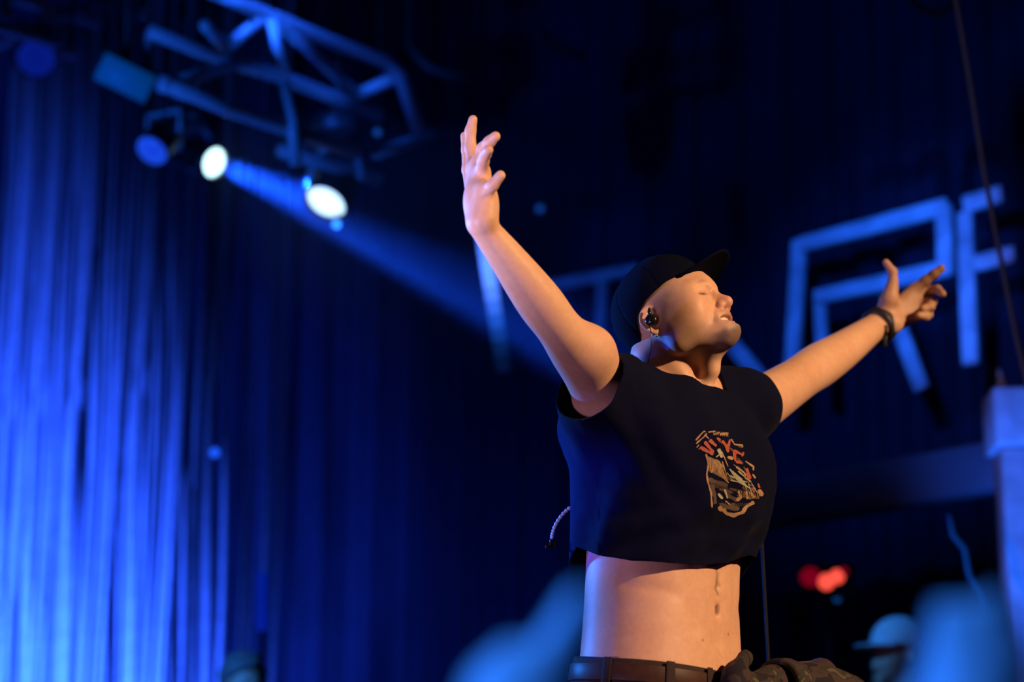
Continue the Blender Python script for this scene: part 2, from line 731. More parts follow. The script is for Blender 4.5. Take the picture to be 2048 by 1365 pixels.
# right arm, raised towards the camera side
body.limb([SR, J(1185, 745, 3.745), J(1150, 697, 3.685), J(1117, 655, 3.635), J(1076, 600, 3.60), J(1015, 518, 3.555), J(964, 452, 3.52)],
          [.058, .0475, .0425, .0360, .0365, .0285, .0210], .03, 9)
body.ell(J(1186, 700, 3.70), (.030, .030, .030), .04)
# left arm, stretched away from the camera
body.limb([SL, J(1512, 812, 4.15), J(1580, 770, 4.30), J(1606, 752, 4.36), J(1640, 730, 4.42), J(1690, 698, 4.49), J(1742, 660, 4.565), J(1757, 649, 4.585)],
          [.060, .050, .0425, .0415, .0425, .036, .0275, .026], .03, 8)
# sternomastoid cords and larynx
body.cap(J(1318, 690, 3.885), J(1392, 786, 3.905), .011, .010, .018)
body.cap(J(1428, 700, 3.90), J(1412, 784, 3.91), .012, .010, .02)
body.ell(J(1424, 738, 3.90), (.012, .012, .014), .016)

# ---- right hand, little-finger edge to the camera
def Jl(*a):
    return [J(*q) for q in a]


W = (963, 446, 3.52)
meta = [((958, 440, 3.535), (949, 338, 3.565)), ((960, 440, 3.525), (957, 330, 3.545)), ((964, 440, 3.515), (963, 342, 3.522)), ((968, 438, 3.505), (968, 378, 3.502))]
for (a, b), r in zip(meta, (.0135, .0135, .013, .0135)):
    body.cap(J(*a), J(*b), .0165, r, .016)
body.ell(J(950, 400, 3.53), (.017, .024, .030), .014)
body.ell(J(978, 408, 3.512), (.014, .018, .026), .014)
body.chains([
    (Jl((949, 340, 3.565), (941, 296, 3.575), (941, 262, 3.572), (946, 239, 3.565)), (.0115, .0092, .0085, .0072)),
    (Jl((957, 333, 3.545), (966, 297, 3.535), (979, 284, 3.52), (991, 273, 3.51)), (.0115, .0095, .0088, .0080)),
    (Jl((964, 348, 3.52), (966, 322, 3.492), (971, 308, 3.472), (977, 300, 3.455)), (.0112, .0092, .0085, .0076)),
    (Jl((970, 383, 3.50), (985, 371, 3.478), (1001, 351, 3.468)), (.0112, .0088, .0078)),
    (Jl((950, 398, 3.56), (938, 340, 3.60), (935, 300, 3.615), (930, 272, 3.62)), (.014, .011, .0095, .0075)),
], .010)

# ---- left hand, palm to the camera, thumb up, two fingers out
for a, b, r0, r1 in (((1762, 644, 4.585), (1829, 580, 4.60), .019, .0125), ((1764, 648, 4.585), (1838, 593, 4.605), .019, .0125),
                     ((1766, 652, 4.585), (1838, 610, 4.605), .019, .0125), ((1768, 655, 4.585), (1829, 632, 4.60), .018, .0125)):
    body.cap(J(*a), J(*b), r0, r1, .014)
body.chain(Jl((1764, 636, 4.58), (1778, 600, 4.565), (1783, 578, 4.56)), (.018, .018, .0125), .014)
body.ell(J(1786, 648, 4.57), (.020, .014, .018), .016)
body.chains([
    (Jl((1781, 590, 4.56), (1786, 562, 4.555), (1785, 544, 4.552), (1772, 525, 4.55)), (.0135, .0095, .0092, .0068)),
    (Jl((1827, 582, 4.60), (1852, 561, 4.585), (1869, 548, 4.575), (1883, 537, 4.57)), (.0118, .0098, .0088, .0078)),
    (Jl((1838, 594, 4.605), (1861, 581, 4.60), (1875, 579, 4.578), (1885, 588, 4.56)), (.0115, .0095, .0088, .0078)),
    (Jl((1838, 611, 4.605), (1864, 604, 4.585), (1861, 614, 4.562), (1846, 618, 4.556)), (.0115, .0095, .0088, .0080)),
    (Jl((1830, 632, 4.60), (1857, 629, 4.58), (1852, 634, 4.562), (1838, 632, 4.556)), (.0110, .0090, .0082, .0075)),
], .008)

# ---- head (local frame: x his left, y forward, z up, origin between the ears)
body.frame(HM * HS, HO)
B = body
# ell() needs a pure rotation, so scale radii by hand
def hell(c, r, k=.01, op='u', rot=None):
    M0 = body.M
    Cw = body.w(c)
    body.frame(HM, Cw)
    body.ell((0, 0, 0), v3(r) * HS, k, op, rot)
    body.frame(M0, HO)


hell((0, -.002, .042), (.073, .086, .084), .01)
hell((0, .030, -.002), (.058, .068, .072), .03)
hell((0, .056, -.046), (.043, .043, .046), .03)
body.cap((0, .066, .055), (0, .078, .030), .030, .028, .03)
for s in (-1, 1):
    body.cap((s * .049, .010, -.060), (s * .016, .086, -.077), .0125, .0135, .016)      # jaw
    body.cap((s * .054, .006, -.018), (s * .049, .010, -.060), .0125, .0125, .018)
    body.cap((s * .048, .060, -.017), (s * .057, .012, -.012), .0135, .0115, .022)       # cheek arch
    hell((s * .046, .062, -.018), (.019, .024, .015), .016)                             # cheekbone
    hell((s * .047, .038, -.028), (.0135, .032, .028), .03)                              # cheek
    body.cap((s * .038, .083, .020), (s * .010, .0965, .0205), .0088, .0088, .012)      # brow
    hell((s * .0490, .040, -.027), (.0170, .026, .026), .03)
    hell((s * .050, .050, .012), (.0150, .030, .024), .03)
    N = (s * .40, .92, .0)
    body.line([(s * .040, .087, .0040), (s * .022, .096, .0050)], .0058, .0085, N)                              # socket
    body.line([(s * .038, .087, .0060), (s * .026, .093, .0065)], -.0036, .0058, N)                             # closed upper lid
    body.line([(s * .039, .087, -.0035), (s * .025, .094, -.0040)], -.0022, .0036, N)                           # pouch below
    body.line([(s * .043, .086, .0022), (s * .031, .093, .0012), (s * .020, .096, .0030)], .0022, .0013, N)     # slit
    body.line([(s * .043, .086, .0125), (s * .030, .094, .0140), (s * .018, .096, .0120)], .0010, .0018, N)
    body.line([(s * .049, .078, .001), (s * .056, .068, -.004)], .0007, .0014, (s * .7, .7, 0))
    body.line([(s * .049, .078, .006), (s * .057, .068, .010)], .0007, .0014, (s * .7, .7, 0))
body.cap((0, .080, -.080), (0, .095, -.0755), .0165, .0150, .016)                        # chin
hell((0, .083, -.052), (.030, .021, .021), .016)                                        # muzzle
body.cap((0, .0920, .014), (0, .1080, -.018), .0080, .0100, .010)                       # nose bridge
body.cap((0, .1080, -.018), (0, .1150, -.0245), .0100, .0105, .006)
for s in (-1, 1):
    hell((s * .0130, .1030, -.0290), (.0080, .0100, .0085), .005)
    body.line([(s * .0165, .100, -.019), (s * .0215, .097, -.026), (s * .0205, .097, -.036)], .0022, .0018, (s * .45, .9, 0))
    hell((s * .0070, .1075, -.0380), (.0045, .0070, .0042), .003, 's')
    body.line([(s * .0215, .096, -.028), (s * .031, .088, -.040), (s * .036, .080, -.058)], .0024, .0042, (s * .5, .87, 0))  # nose-mouth fold
    body.line([(s * .010, .104, .008), (s * .016, .098, -.006), (s * .020, .095, -.014)], .0014, .0026, (s * .6, .8, 0))
body.cap((0, .1080, -.031), (0, .1000, -.040), .0052, .0042, .006)                      # columella
hell((0, .096, -.0575), (.0275, .022, .0095), .004, 's')                                # open mouth
for s in (-1, 1):
    body.chain([(0, .1040, -.0460), (s * .014, .0990, -.0452), (s * .030, .0845, -.0545)], (.0048, .0046, .0028), .004)
    body.chain([(0, .1010, -.0690), (s * .013, .0965, -.0682), (s * .030, .0838, -.0600)], (.0056, .0050, .0028), .004)
body.line([(-.014, .097, -.0705), (.014, .097, -.0705)], .0030, .0030, (0, 1, 0))         # crease under the lip


# ears: a dished shell with a raised rim
def ear_fn(s):
    def fn(q):
        q = q / HS
        u = (-q[:, 1] - .008) * .97 + q[:, 2] * .16
        v = q[:, 2] * .97 + (q[:, 1] + .008) * .16
        e = np.sqrt((u / np.where(v > 0, .0205, .0205 - .25 * np.abs(v))) ** 2 + (v / .0310) ** 2)
        x = s * q[:, 0] - (.0670 + .50 * (u + .014))
        rim = .0055 * np.exp(-((e - .84) / .12) ** 2) * sstep(-.016, -.006, u + .35 * np.abs(v))
        anti = .0030 * np.exp(-((np.sqrt(((u + .004) / .0125) ** 2 + (v / .021) ** 2) - 1) / .20) ** 2) * sstep(-.006, .004, u)
        bowl = -.0105 * np.exp(-(((u + .004) / .0078) ** 2 + ((v + .002) / .0115) ** 2))
        lobe = .0020 * np.exp(-((v + .024) / .008) ** 2)
        trag = .0050 * np.exp(-(((u + .0135) / .0042) ** 2 + ((v + .003) / .0065) ** 2))
        d = np.maximum((e - 1) * .017, x - (rim + anti + bowl + lobe + trag))
        return np.maximum(d, -x - .007 - .25 * np.maximum(0, -u)) * HS * .75
    return fn


body.frame(HM, HO)
for s in (-1, 1):
    body.fun(ear_fn(s), (s * .074 * HS, -.010 * HS, 0), .040, .004)
body.frame()

bv, bq = body.mesh(0.0024)
bv, bq = largest_piece(bv, bq)
bt = tri(bq)
bv = relax(bv, bt, 1, 0.4)


# colour of the skin itself: stubble, lips, shaved sides, body hair
def seg_dist(p, a, b):
    return d_cap(p, v3(a), v3(b), 0, 0)


hl = ((bv - HO) @ HM) / HS
tint = np.tile(np.array([0.62, 0.345, 0.215]), (len(bv), 1))
n1 = vnoise(bv, 60, 1)[:, None]
n2 = vnoise(bv, 18, 2)[:, None]
tint *= 1 + 0.06 * n1 * np.array([.6, 1, 1]) + 0.07 * n2 * np.array([.5, 1, 1.2])


def blend(mask, col, amt=1.0):
    global tint
    m = np.clip(mask * amt, 0, 1)[:, None]
    tint = tint * (1 - m) + np.array(col) * m


near_head = (np.abs(hl) < .2).all(1)
blend(near_head * sstep(.030, .012, np.sqrt(((hl - [0, .110, -.025]) ** 2).sum(1))), (.56, .25, .17), .55)
for s in (-1, 1):
    blend(near_head * sstep(.030, .010, np.sqrt(((hl - [s * .05, .07, -.03]) ** 2).sum(1))), (.62, .30, .20), .35)
    lip = np.minimum(np.minimum(seg_dist(hl, (0, .107, -.0495), (s * .013, .102, -.0490)), seg_dist(hl, (s * .013, .102, -.0490), (s * .027, .088, -.0565))),
                     np.minimum(seg_dist(hl, (0, .104, -.0660), (s * .012, .100, -.0650)), seg_dist(hl, (s * .012, .100, -.0650), (s * .027, .087, -.0590))))
    blend(near_head * sstep(.0058, .0030, lip), (.50, .20, .16), .85)
    blend(near_head * sstep(.0060, .0020, np.abs(hl[:, 1] - .092) * .5) * (hl[:, 1] > .07) * sstep(.0024, .0010, seg_dist(hl * np.array([1, 0, 1]), (s * .042, 0, .0022), (s * .023, 0, .0016))), (.10, .05, .04), 1.0)
    brow = np.minimum(seg_dist(hl, (s * .044, .090, .021), (s * .028, .101, .026)), seg_dist(hl, (s * .028, .101, .026), (s * .012, .106, .021)))
    blend(near_head * sstep(.0065, .0025, brow), (.30, .17, .12), .55)
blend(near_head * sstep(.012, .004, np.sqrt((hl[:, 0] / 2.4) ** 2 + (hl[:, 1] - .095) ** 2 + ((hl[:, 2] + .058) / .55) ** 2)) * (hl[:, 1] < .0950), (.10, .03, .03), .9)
speck = 0.85 + 0.15 * vnoise(bv, 120, 3)
goatee = near_head * sstep(-.072, -.082, hl[:, 2] + .10 * np.abs(hl[:, 0])) * sstep(.050, .078, hl[:, 1]) * sstep(-.120, -.104, hl[:, 2])
blend(goatee * speck, (.07, .05, .04), .85)
moust = near_head * sstep(-.037, -.042, hl[:, 2]) * sstep(-.052, -.048, hl[:, 2]) * sstep(.07, .085, hl[:, 1]) * sstep(.032, .02, np.abs(hl[:, 0]))
blend(moust * speck, (.20, .12, .09), .45)
jawst = near_head * sstep(-.045, -.065, hl[:, 2]) * sstep(-.01, .02, hl[:, 1]) * sstep(-.115, -.10, hl[:, 2])
blend(jawst * speck, (.20, .13, .11), .42)
hairline = sstep(.066, .040, hl[:, 1]) * sstep(-.004, .010, hl[:, 2] + np.maximum(hl[:, 1], -.05) * .35 - .010) * near_head
hairline *= 1 - sstep(.074, .077, np.abs(hl[:, 0]))
blend(hairline * (0.6 + .4 * speck), (.34, .24, .18), .55)
tl = (bv - TO) @ TM
belly = (np.abs(tl[:, 0]) < .2) & (tl[:, 2] < .25) & (tl[:, 2] > -.1)
mid = np.exp(-((tl[:, 0] + .002 * np.sin(tl[:, 2] * 60)) / .005) ** 2) * (tl[:, 1] > .05)
streak = np.clip(vnoise(bv * np.array([1, 1, .45]), 160, 5) * 2.0 + .15, 0, 1)
blend(belly * mid * streak * sstep(.0, .03, tl[:, 2]), (.16, .09, .06), .75)
blend(belly * sstep(.010, .004, np.sqrt(((tl - [0, .108, .083]) ** 2 * np.array([1, .3, 1])).sum(1))), (.25, .11, .07), .7)
for (mx, my, mz, mr) in ((.030, .108, .048, .0035), (-.045, .10, .030, .0028)):
    blend(belly * sstep(mr, mr * .4, np.sqrt((tl[:, 0] - mx) ** 2 + (tl[:, 2] - mz) ** 2)) * (tl[:, 1] > 0), (.18, .09, .06), .8)

M_SKIN = mat('skin', rough=0.52, spec=.38, sss=0.10, attr='tint', noise=(120, .06), bump=(420, 0.16, 0.0008))
M_BLACK = mat('black_cotton', (.0024, .0030, .0150), 0.9, spec=.06, noise=(300, .15), bump=(700, .15, .0006), sheen=.015)
M_CAP = mat('black_twill', (.0012, .0020, .0090), 0.9, spec=.06, bump=(900, .15, .0005))
M_DARKPLASTIC = mat('black_plastic', (.008, .008, .009), 0.22)
M_RUBBER = mat('black_rubber', (.012, .012, .014), 0.5, bump=(200, .1, .0004))
M_DENIM = mat('dark_brown_denim', (.030, .018, .016), 0.75, spec=.15, noise=(40, .3), bump=(500, .2, .0006))
M_LEATHER = mat('brown_leather', (.050, .022, .016), 0.45, spec=.12, noise=(60, .25), bump=(160, .2, .0006))
M_STEEL = mat('steel', (.7, .7, .72), 0.25, 1.0)
M_TEETH = mat('tooth_enamel', (.62, .55, .42), 0.3)


def color_attr(o, cols, name='tint'):
    a = o.data.color_attributes.new(name, 'FLOAT_COLOR', 'POINT')
    a.data.foreach_set('color', np.concatenate([cols, np.ones((len(cols), 1))], 1).astype(np.float32).ravel())


person = mesh_np('person', bv, bq, M_SKIN, origin=np.array([TO[0], TO[1], STAGE_Z]))
color_attr(person, tint)
tag(person, 'singer with head thrown back and both arms spread, black cap, cropped-up black t-shirt', 'person')

# teeth: two short arcs inside the open mouth
def head_pt(p):
    return HO + HM @ (v3(p) * HS)


tb = MB()
for zc, hgt in ((-.0525, .0064), (-.0660, .0035)):
    ring = []
    n = 13
    for i in range(n):
        a = -1 + 2 * i / (n - 1)
        x = .0240 * a
        y = .0985 - .0120 * a * a
        ring.append((x, y))
    v, q = [], []
    for x, y in ring:
        for dy, dz in ((0, -hgt), (0.0008, 0), (0, hgt), (-.004, hgt), (-.004, -hgt)):
            v.append(head_pt((x, y + dy, zc + dz)))
    for i in range(n - 1):
        for k in range(5):
            q.append((i * 5 + k, (i + 1) * 5 + k, (i + 1) * 5 + (k + 1) % 5, i * 5 + (k + 1) % 5))
    tb.add(v, q)
o = tb.build('teeth', M_TEETH, person, True)
o['label'] = 'bared upper and lower teeth'

# ------------------------------------------------------------------ cap
cap_s = Solid()
CSZ = HS
cap_s.frame(HM, HO)
def cell(c, r, k, op='u'):
    cap_s.ell(v3(c) * CSZ, v3(r) * CSZ, k, op)
cell((0, -.003, .046), (.0800, .0935, .089), .01)
cell((0, .030, .064), (.068, .064, .062), .03)
cap_s.frame()
cv, cq = cap_s.mesh(0.003)
ct = tri(cq)
cl = ((cv - HO) @ HM) / HS
brim_z = lambda y: np.interp(y, [-.13, -.082, -.064, -.048, -.036, -.028, -.012, 0, .03, .06, .10, .12], [-.052, -.046, -.026, -.002, .017, .027, .034, .037, .043, .050, .057, .060])
cv, ct = clip_tris(cv, ct, cl[:, 2] - brim_z(cl[:, 1]))
cl = ((cv - HO) @ HM) / HS
nn = vnormals(cv, ct)
cv = cv + nn * (0.0012 * vnoise(cv, 40, 9) - 0.0012 * np.exp(-((np.abs(((np.arctan2(cl[:, 0], cl[:, 1] + .01) / (math.pi / 3)) + .5) % 1 - .5)) / .03) ** 2))[:, None]
cap = mesh_np('cap', cv, ct, M_CAP, person, origin=head_pt((0, 0, .06)))
cap['label'] = 'black baseball cap'
solidify(cap, .0025, 1)
# visor: a curved tongue in front of the brow
nu, nv = 25, 13
vv = []
for i in range(nu):
    a = -1 + 2 * i / (nu - 1)
    for j in range(nv):
        s = j / (nv - 1)
        x0 = .056 * a
        y0 = -.004 + .0985 * math.sqrt(max(0, 1 - (a * .74) ** 2))
        reach = .072 * (1 - abs(a) ** 2.6) ** 0.5 if abs(a) < 1 else 0
        x = x0 * (1 + .05 * s * (1 - abs(a)))
        y = y0 + reach * s
        z = float(brim_z(y0)) - .001 + .012 * s - .006 * s * s - .24 * x0 * x0 / .056 * s
        vv.append(head_pt((x * (1 - .05 * abs(a) ** 6), y - .008 * abs(a) ** 6, z + .006 * abs(a) ** 6)))
visor = mesh_np('visor', vv, grid_faces(nu, nv), M_CAP, cap, origin=head_pt((0, .13, .06)))
solidify(visor, .0032, 0)
btn = MB().lathe(head_pt((0, -.003, .1355)), HM @ np.array([0, 0, 1.]), [(-.004, .0065), (0, .0065), (.003, .0045), (.004, .001)], 14)
btn.build('cap_button', M_CAP, cap, True)
# stitched eyelet rows are too small to see; the sweat band edge is not
# ------------------------------------------------------------------ in-ear monitor, wire, stud
ear = MB().lathe(head_pt((-.0845, -.006, -.003)), HM @ np.array([-1, .15, 0.]), [(-.010, .004), (-.004, .0100), (.001, .0105), (.004, .0085), (.005, .001)], 16)
ear = ear.build('earpiece', M_DARKPLASTIC, person, True)
ear['label'] = 'glossy black in-ear monitor'
MB().tube([head_pt((-.088, -.004, .002)), head_pt((-.087, .000, .012)), head_pt((-.083, .002, .019))], [.0042, .0032, .002], 8).build('cable_guide', M_DARKPLASTIC, ear, True)
MB().lathe(head_pt((-.0885, -.010, -.008)), HM @ np.array([-1, 0, 0.]), [(-.001, .0024), (.0006, .0024), (.001, .001)], 12).build('port', M_STEEL, ear, True)
wire = MB().tube([head_pt((-.089, -.012, -.010)), J(1303, 668, 3.845), J(1302, 700, 3.845), J(1296, 728, 3.85), J(1285, 738, 3.86)], .0009, 6)
wire.build('ear_wire', M_DARKPLASTIC, person, True)
stud = MB().lathe(head_pt((-.0805, -.013, -.0335)), HM @ np.array([-1, 0, 0.]), [(-.002, .0022), (.001, .0026), (.0022, .0012)], 10)
stud.build('ear_stud', M_STEEL, person, True)

# ------------------------------------------------------------------ t-shirt
shirt = Solid()
shirt.frame(TM, TO)


SGF = [-.27, .10, .18, .24, .30, .36, .42, .50]
def shirt_torso(p):
    z = p[:, 2]
    a = np.interp(z, TZ, TA); b = np.interp(z, TZ, TB)
    front = p[:, 1] > 0
    gf = np.interp(z, SGF, [.004, .004, .014, .036, .036, .022, .016, .012])
    gb = np.interp(z, SGF, [.022, .022, .020, .016, .016, .014, .012, .010])
    gs = np.interp(z, SGF, [.014, .014, .018, .020, .018, .016, .014, .012])
    A = a + gs
    Bf = b + np.where(front, gf, gb)
    cf = np.interp(z, TZ, TCF)
    x = np.abs(p[:, 0]) / A
    y = np.abs(p[:, 1] - cf) / Bf
    k = (x ** 2.4 + y ** 2.4) ** (1 / 2.4)
    rr = np.sqrt(p[:, 0] ** 2 + (p[:, 1] - cf) ** 2)
    d = (k - 1) * np.where(k > 1e-3, rr / np.maximum(k, 1e-3), 0.1)
    d = np.clip(d, -0.12, None) * 0.9
    return np.maximum(d, np.maximum(0.02 - z, z - 0.462))


shirt.fun(shirt_torso, (0, 0, .27), .40, .02)
for s in (-1, 1):
    shirt.ell((s * .075, .088, .345), (.095, .056, .080), .05)
    shirt.ell((s * .105, -.02, .385), (.090, .080, .062), .04)
shirt.frame()
shirt.cap(J(1306, 810, 3.93), SR, .042, .068, .035)
shirt.cap(J(1385, 794, 3.99), SL, .044, .062, .04)
shirt.cap(NB, J(1348, 778, 3.965), .070, .066, .025)
RS0, RS1 = SR, J(1168, 742, 3.725)
shirt.cap(J(1240, 835, 3.82), J(1176, 768, 3.72), .080, .061, .045)
shirt.cap(SL, J(1535, 800, 4.20), .066, .060, .04)
sv, sq = shirt.mesh(0.004)
st = tri(sq)
sv = relax(sv, st, 3, 0.5)


def shirt_loc(v):
    return (v - TO) @ TM


def keep_outside_plane(v, p0, n):
    n = v3(n); n = n / np.linalg.norm(n)
    return (v - v3(p0)) @ n


def shirt_clip(fn):
    global sv, st
    sv, st = clip_tris(sv, st, fn(sv))


# hem: higher in front and at the sides, low behind
def hem(v):
    l = shirt_loc(v)
    ang = np.degrees(np.arctan2(l[:, 1] - .01, l[:, 0]))          # 0 his left, 90 front, 180 right, -90 back
    ang = np.where(ang < -90, ang + 360, ang)
    h = np.interp(ang, [-90, -45, 0, 40, 60, 90, 115, 143, 165, 182, 203, 215, 235, 270], [.09, .11, .150, .186, .182, .160, .150, .146, .150, .160, .184, .166, .118, .09])
    return l[:, 2] - h


def fold_shirt():
    """drape and pull folds"""
    global sv
    n = vnormals(sv, st)
    l = shirt_loc(sv)
    ang = np.arctan2(l[:, 1], l[:, 0])
    z = l[:, 2]
    # pull folds from the right armpit across the chest, and soft hanging folds below
    rel = sv - J(1215, 860, 3.78)
    along = rel @ (TF * .45 + TL * .25 - np.array([0, 0, .86])); across = rel @ (TF * .75 + TL * .40 + np.array([0, 0, .5]))
    f1 = np.sin(across * 95 + 1.2 * np.sin(along * 14)) * sstep(-.05, .05, along + .12) * sstep(.30, .10, along) * sstep(-.02, .03, across) * sstep(.30, .16, across) * .0030
    f2 = np.sin(ang * 9 + 3.0 * z * 10 + 1.5 * vnoise(sv, 9, 4)) * sstep(.42, .18, z) * .0045
    f3 = vnoise(sv * np.array([1, 1, .5]), 22, 6) * .0030 + vnoise(sv, 50, 8) * .0010
    # gather above the front hem
    f4 = np.sin(z * 120 + 2.2 * np.cos(ang * 2) + vnoise(sv, 14, 11)) * .0022 * sstep(.30, .20, z) * (np.sin(ang) > 0)
    sv = sv + n * (f1 + f2 + f3 + f4)[:, None]


fold_shirt()
shirt_clip(hem)
armR = (J(1150, 697, 3.68) - SR); armR /= np.linalg.norm(armR)
shirt_clip(lambda v: np.maximum(-keep_outside_plane(v, J(1180, 760, 3.742), armR * .88 + np.array([-.28, 0, .10])), ((v - TO) @ TL) + .16))
armL = (J(1580, 768, 4.30) - SL); armL /= np.linalg.norm(armL)
shirt_clip(lambda v: np.maximum(-keep_outside_plane(v, J(1500, 820, 4.125), armL), .16 - ((v - TO) @ TL)))
# neckline: an ellipse around the neck axis, lower in front
NAX = np.array([.0, .0, 1.0]); 


def neckline(v):
    l = (v - NB) @ TM
    rim = .036 - np.where(l[:, 1] > 0, .36, .25) * l[:, 1]
    rad = np.sqrt((l[:, 0]) ** 2 + (l[:, 1]) ** 2)
    return np.maximum(rim - l[:, 2], rad - (.112 - .028 * sstep(.005, .065, l[:, 0])))


shirt_clip(neckline)
tshirt = mesh_np('t_shirt', sv, st, M_BLACK, person, origin=TO + np.array([0, 0, .2]))
tshirt['label'] = 'black t-shirt pulled up above the belly'
solidify(tshirt, .0026, 1)
shirt_bvh = BVHTree.FromPolygons([tuple(p) for p in sv], [tuple(map(int, t)) for t in st])
# ------------------------------------------------------------------ print on the chest of the t-shirt
P_TAN = mat('print_tan', (.30, .17, .075), .8, noise=(250, .35))
P_BROWN = mat('print_brown', (.055, .030, .022), .8, noise=(250, .35))
P_RED = mat('print_red', (.30, .055, .032), .8, noise=(250, .3))
P_GREY = mat('print_grey', (.30, .27, .18), .8, noise=(250, .35))
PRINT = {
    1: [(60, [(340, 745), (575, 815)]), (60, [(385, 800), (405, 950)]), (46, [(415, 945), (420, 1045)]), (36, [(600, 850), (690, 872)]),
        (34, [(830, 985), (930, 955)]), (44, [(480, 1045), (560, 1085), (665, 1050)]), (30, [(640, 960), (700, 1010)]), (24, [(700, 330), (755, 352)]),
        (30, [(690, 930), (760, 960)]), (60, [(400, 520), (530, 640)]), (40, [(470, 640), (560, 720)]), (50, [(560, 700), (760, 790)]), (50, [(760, 820), (900, 930)]), (60, [(560, 930), (700, 1000)]), (60, [(520, 1080), (720, 1110)]), (40, [(470, 860), (640, 900)]), (30, [(690, 480), (760, 560)]), (24, [(770, 590), (800, 640)]), (30, [(800, 1060), (860, 1040)])],
    0: [(20, [(182, 262), (285, 150), (305, 160)]), (20, [(190, 302), (290, 215), (318, 178)]), (14, [(196, 352), (228, 312)]), (14, [(222, 372), (250, 340)]),
        (22, [(335, 162), (420, 152)]), (18, [(395, 196), (468, 168)]), (34, [(470, 192), (575, 182)]), (14, [(560, 215), (578, 170)]), (16, [(300, 195), (345, 245)]),
        (22, [(612, 250), (655, 315), (750, 322), (758, 350)]), (26, [(790, 522), (892, 592), (892, 642)]), (30, [(880, 685), (918, 735)]),
        (40, [(570, 470), (640, 492)]), (26, [(670, 585), (770, 660), (800, 700)]),
        (22, [(312, 428), (342, 560), (318, 680), (330, 770), (368, 900), (382, 1085)]), (16, [(362, 470), (372, 665)]), (16, [(398, 500), (390, 655)]),
        (16, [(430, 545), (500, 700), (585, 780)]), (14, [(470, 520), (545, 720)]), (14, [(505, 520), (560, 690)]), (14, [(530, 470), (578, 585)]), (14, [(440, 500), (540, 610)]),
        (44, [(705, 880), (735, 960), (680, 1005)]), (36, [(800, 880), (822, 985)]), (30, [(850, 900), (905, 965)]), (52, [(955, 870), (1000, 945)]),
        (52, [(458, 1075), (500, 1120)]), (48, [(510, 1105), (560, 1160), (650, 1182), (760, 1150), (800, 1090), (900, 1020)]), (20, [(540, 1010), (600, 1060)])],
    2: [(46, [(236, 345), (398, 435)]), (42, [(292, 278), (398, 412)]), (46, [(348, 258), (432, 335)]), (30, [(436, 238), (482, 262)]),
        (40, [(500, 268), (560, 352), (575, 415)]), (36, [(596, 258), (572, 352)]), (36, [(640, 388), (662, 525)]), (32, [(640, 388), (745, 442)]),
        (30, [(764, 408), (742, 465)]), (42, [(668, 525), (742, 548)]), (52, [(800, 615), (842, 745)]), (32, [(942, 795), (962, 855)]), (20, [(860, 850), (905, 900)])],
    3: [(46, [(455, 368), (500, 478)]), (18, [(492, 398), (532, 484)]), (20, [(428, 470), (470, 440)]), (18, [(590, 608), (745, 742)]), (16, [(690, 640), (862, 780)]),
        (20, [(590, 682), (765, 772)]), (18, [(600, 742), (785, 792)]), (14, [(640, 700), (800, 780)]), (12, [(770, 790), (800, 860)]), (12, [(820, 790), (865, 900)]),
        (12, [(860, 790), (940, 920)]), (34, [(448, 920), (502, 985)]), (28, [(528, 858), (562, 975)]), (10, [(560, 650), (640, 760)])],
}
for k in range(16):
    PRINT[0].append((7, [(335 + 9 * k, 455 + 4 * k), (345 + 13 * k, 560 + 9 * k), (350 + 15 * k, 650 + 7 * k)]))
    PRINT[1].append((7, [(355 + 14 * k, 760 + 4 * k), (380 + 14 * k, 830 + 5 * k)]))
for k in range(14):
    PRINT[3].append((6, [(585 + 8 * k, 610 + 12 * k), (690 + 13 * k, 700 + 13 * k)]))
    PRINT[0].append((7, [(700 + 20 * k, 860 + 5 * k), (715 + 18 * k, 960 + 2 * k)]))
    PRINT[1].append((9, [(460 + 26 * k, 1035 + 6 * math.sin(k)), (490 + 26 * k, 1090 - 3 * abs(k - 6))]))
for k in range(8):
    PRINT[0].append((8, [(395 + 24 * k, 150 + 3 * k), (405 + 24 * k, 200 + 4 * k)]))
    PRINT[2].append((8, [(430 + 30 * k, 232 + 22 * k), (470 + 30 * k, 290 + 22 * k)]))
    PRINT[0].append((8, [(640 + 32 * k, 560 + 40 * k), (690 + 30 * k, 600 + 38 * k)]))
pv, pf, pm = [], [], []
layer = 0
for slot, strokes in PRINT.items():
    for width, line in strokes:
        layer += 1
        pts = [np.array(q, float) for q in line]
        dense = [pts[0]]
        for a, b in zip(pts[:-1], pts[1:]):
            n = max(2, int(np.linalg.norm(b - a) / 12))
            dense += [a + (b - a) * k / n for k in range(1, n + 1)]
        row = []
        for i, c in enumerate(dense):
            tdir = dense[min(i + 1, len(dense) - 1)] - dense[max(i - 1, 0)]
            tdir = tdir / np.linalg.norm(tdir)
            nrm = np.array([-tdir[1], tdir[0]])
            w = width * .48 * (0.9 + .18 * math.sin(i * .5 + layer)) * (0.5 if i in (0, len(dense) - 1) else 1)
            cols = []
            for sgn in (-1, 0, 1):
                q = c + nrm * w * sgn
                r = ray(1360 + q[0] / 6.205, 840 + q[1] / 6.205)
                hit, nor, _, _ = shirt_bvh.ray_cast(Vector(CAM), Vector(r).normalized())
                if hit is None:
                    cols = None
                    break
                if nor.dot(Vector(r)) > 0:
                    nor = -nor
                cols.append(np.array(hit) + np.array(nor) * (.0029 + .000008 * layer))
            row.append(cols)
        for a, b in zip(row[:-1], row[1:]):
            if a is None or b is None or np.linalg.norm(a[1] - b[1]) > .02:
                continue
            n = len(pv)
            pv += a + b
            pf += [(n, n + 1, n + 4, n + 3), (n + 1, n + 2, n + 5, n + 4)]
            pm += [slot, slot]
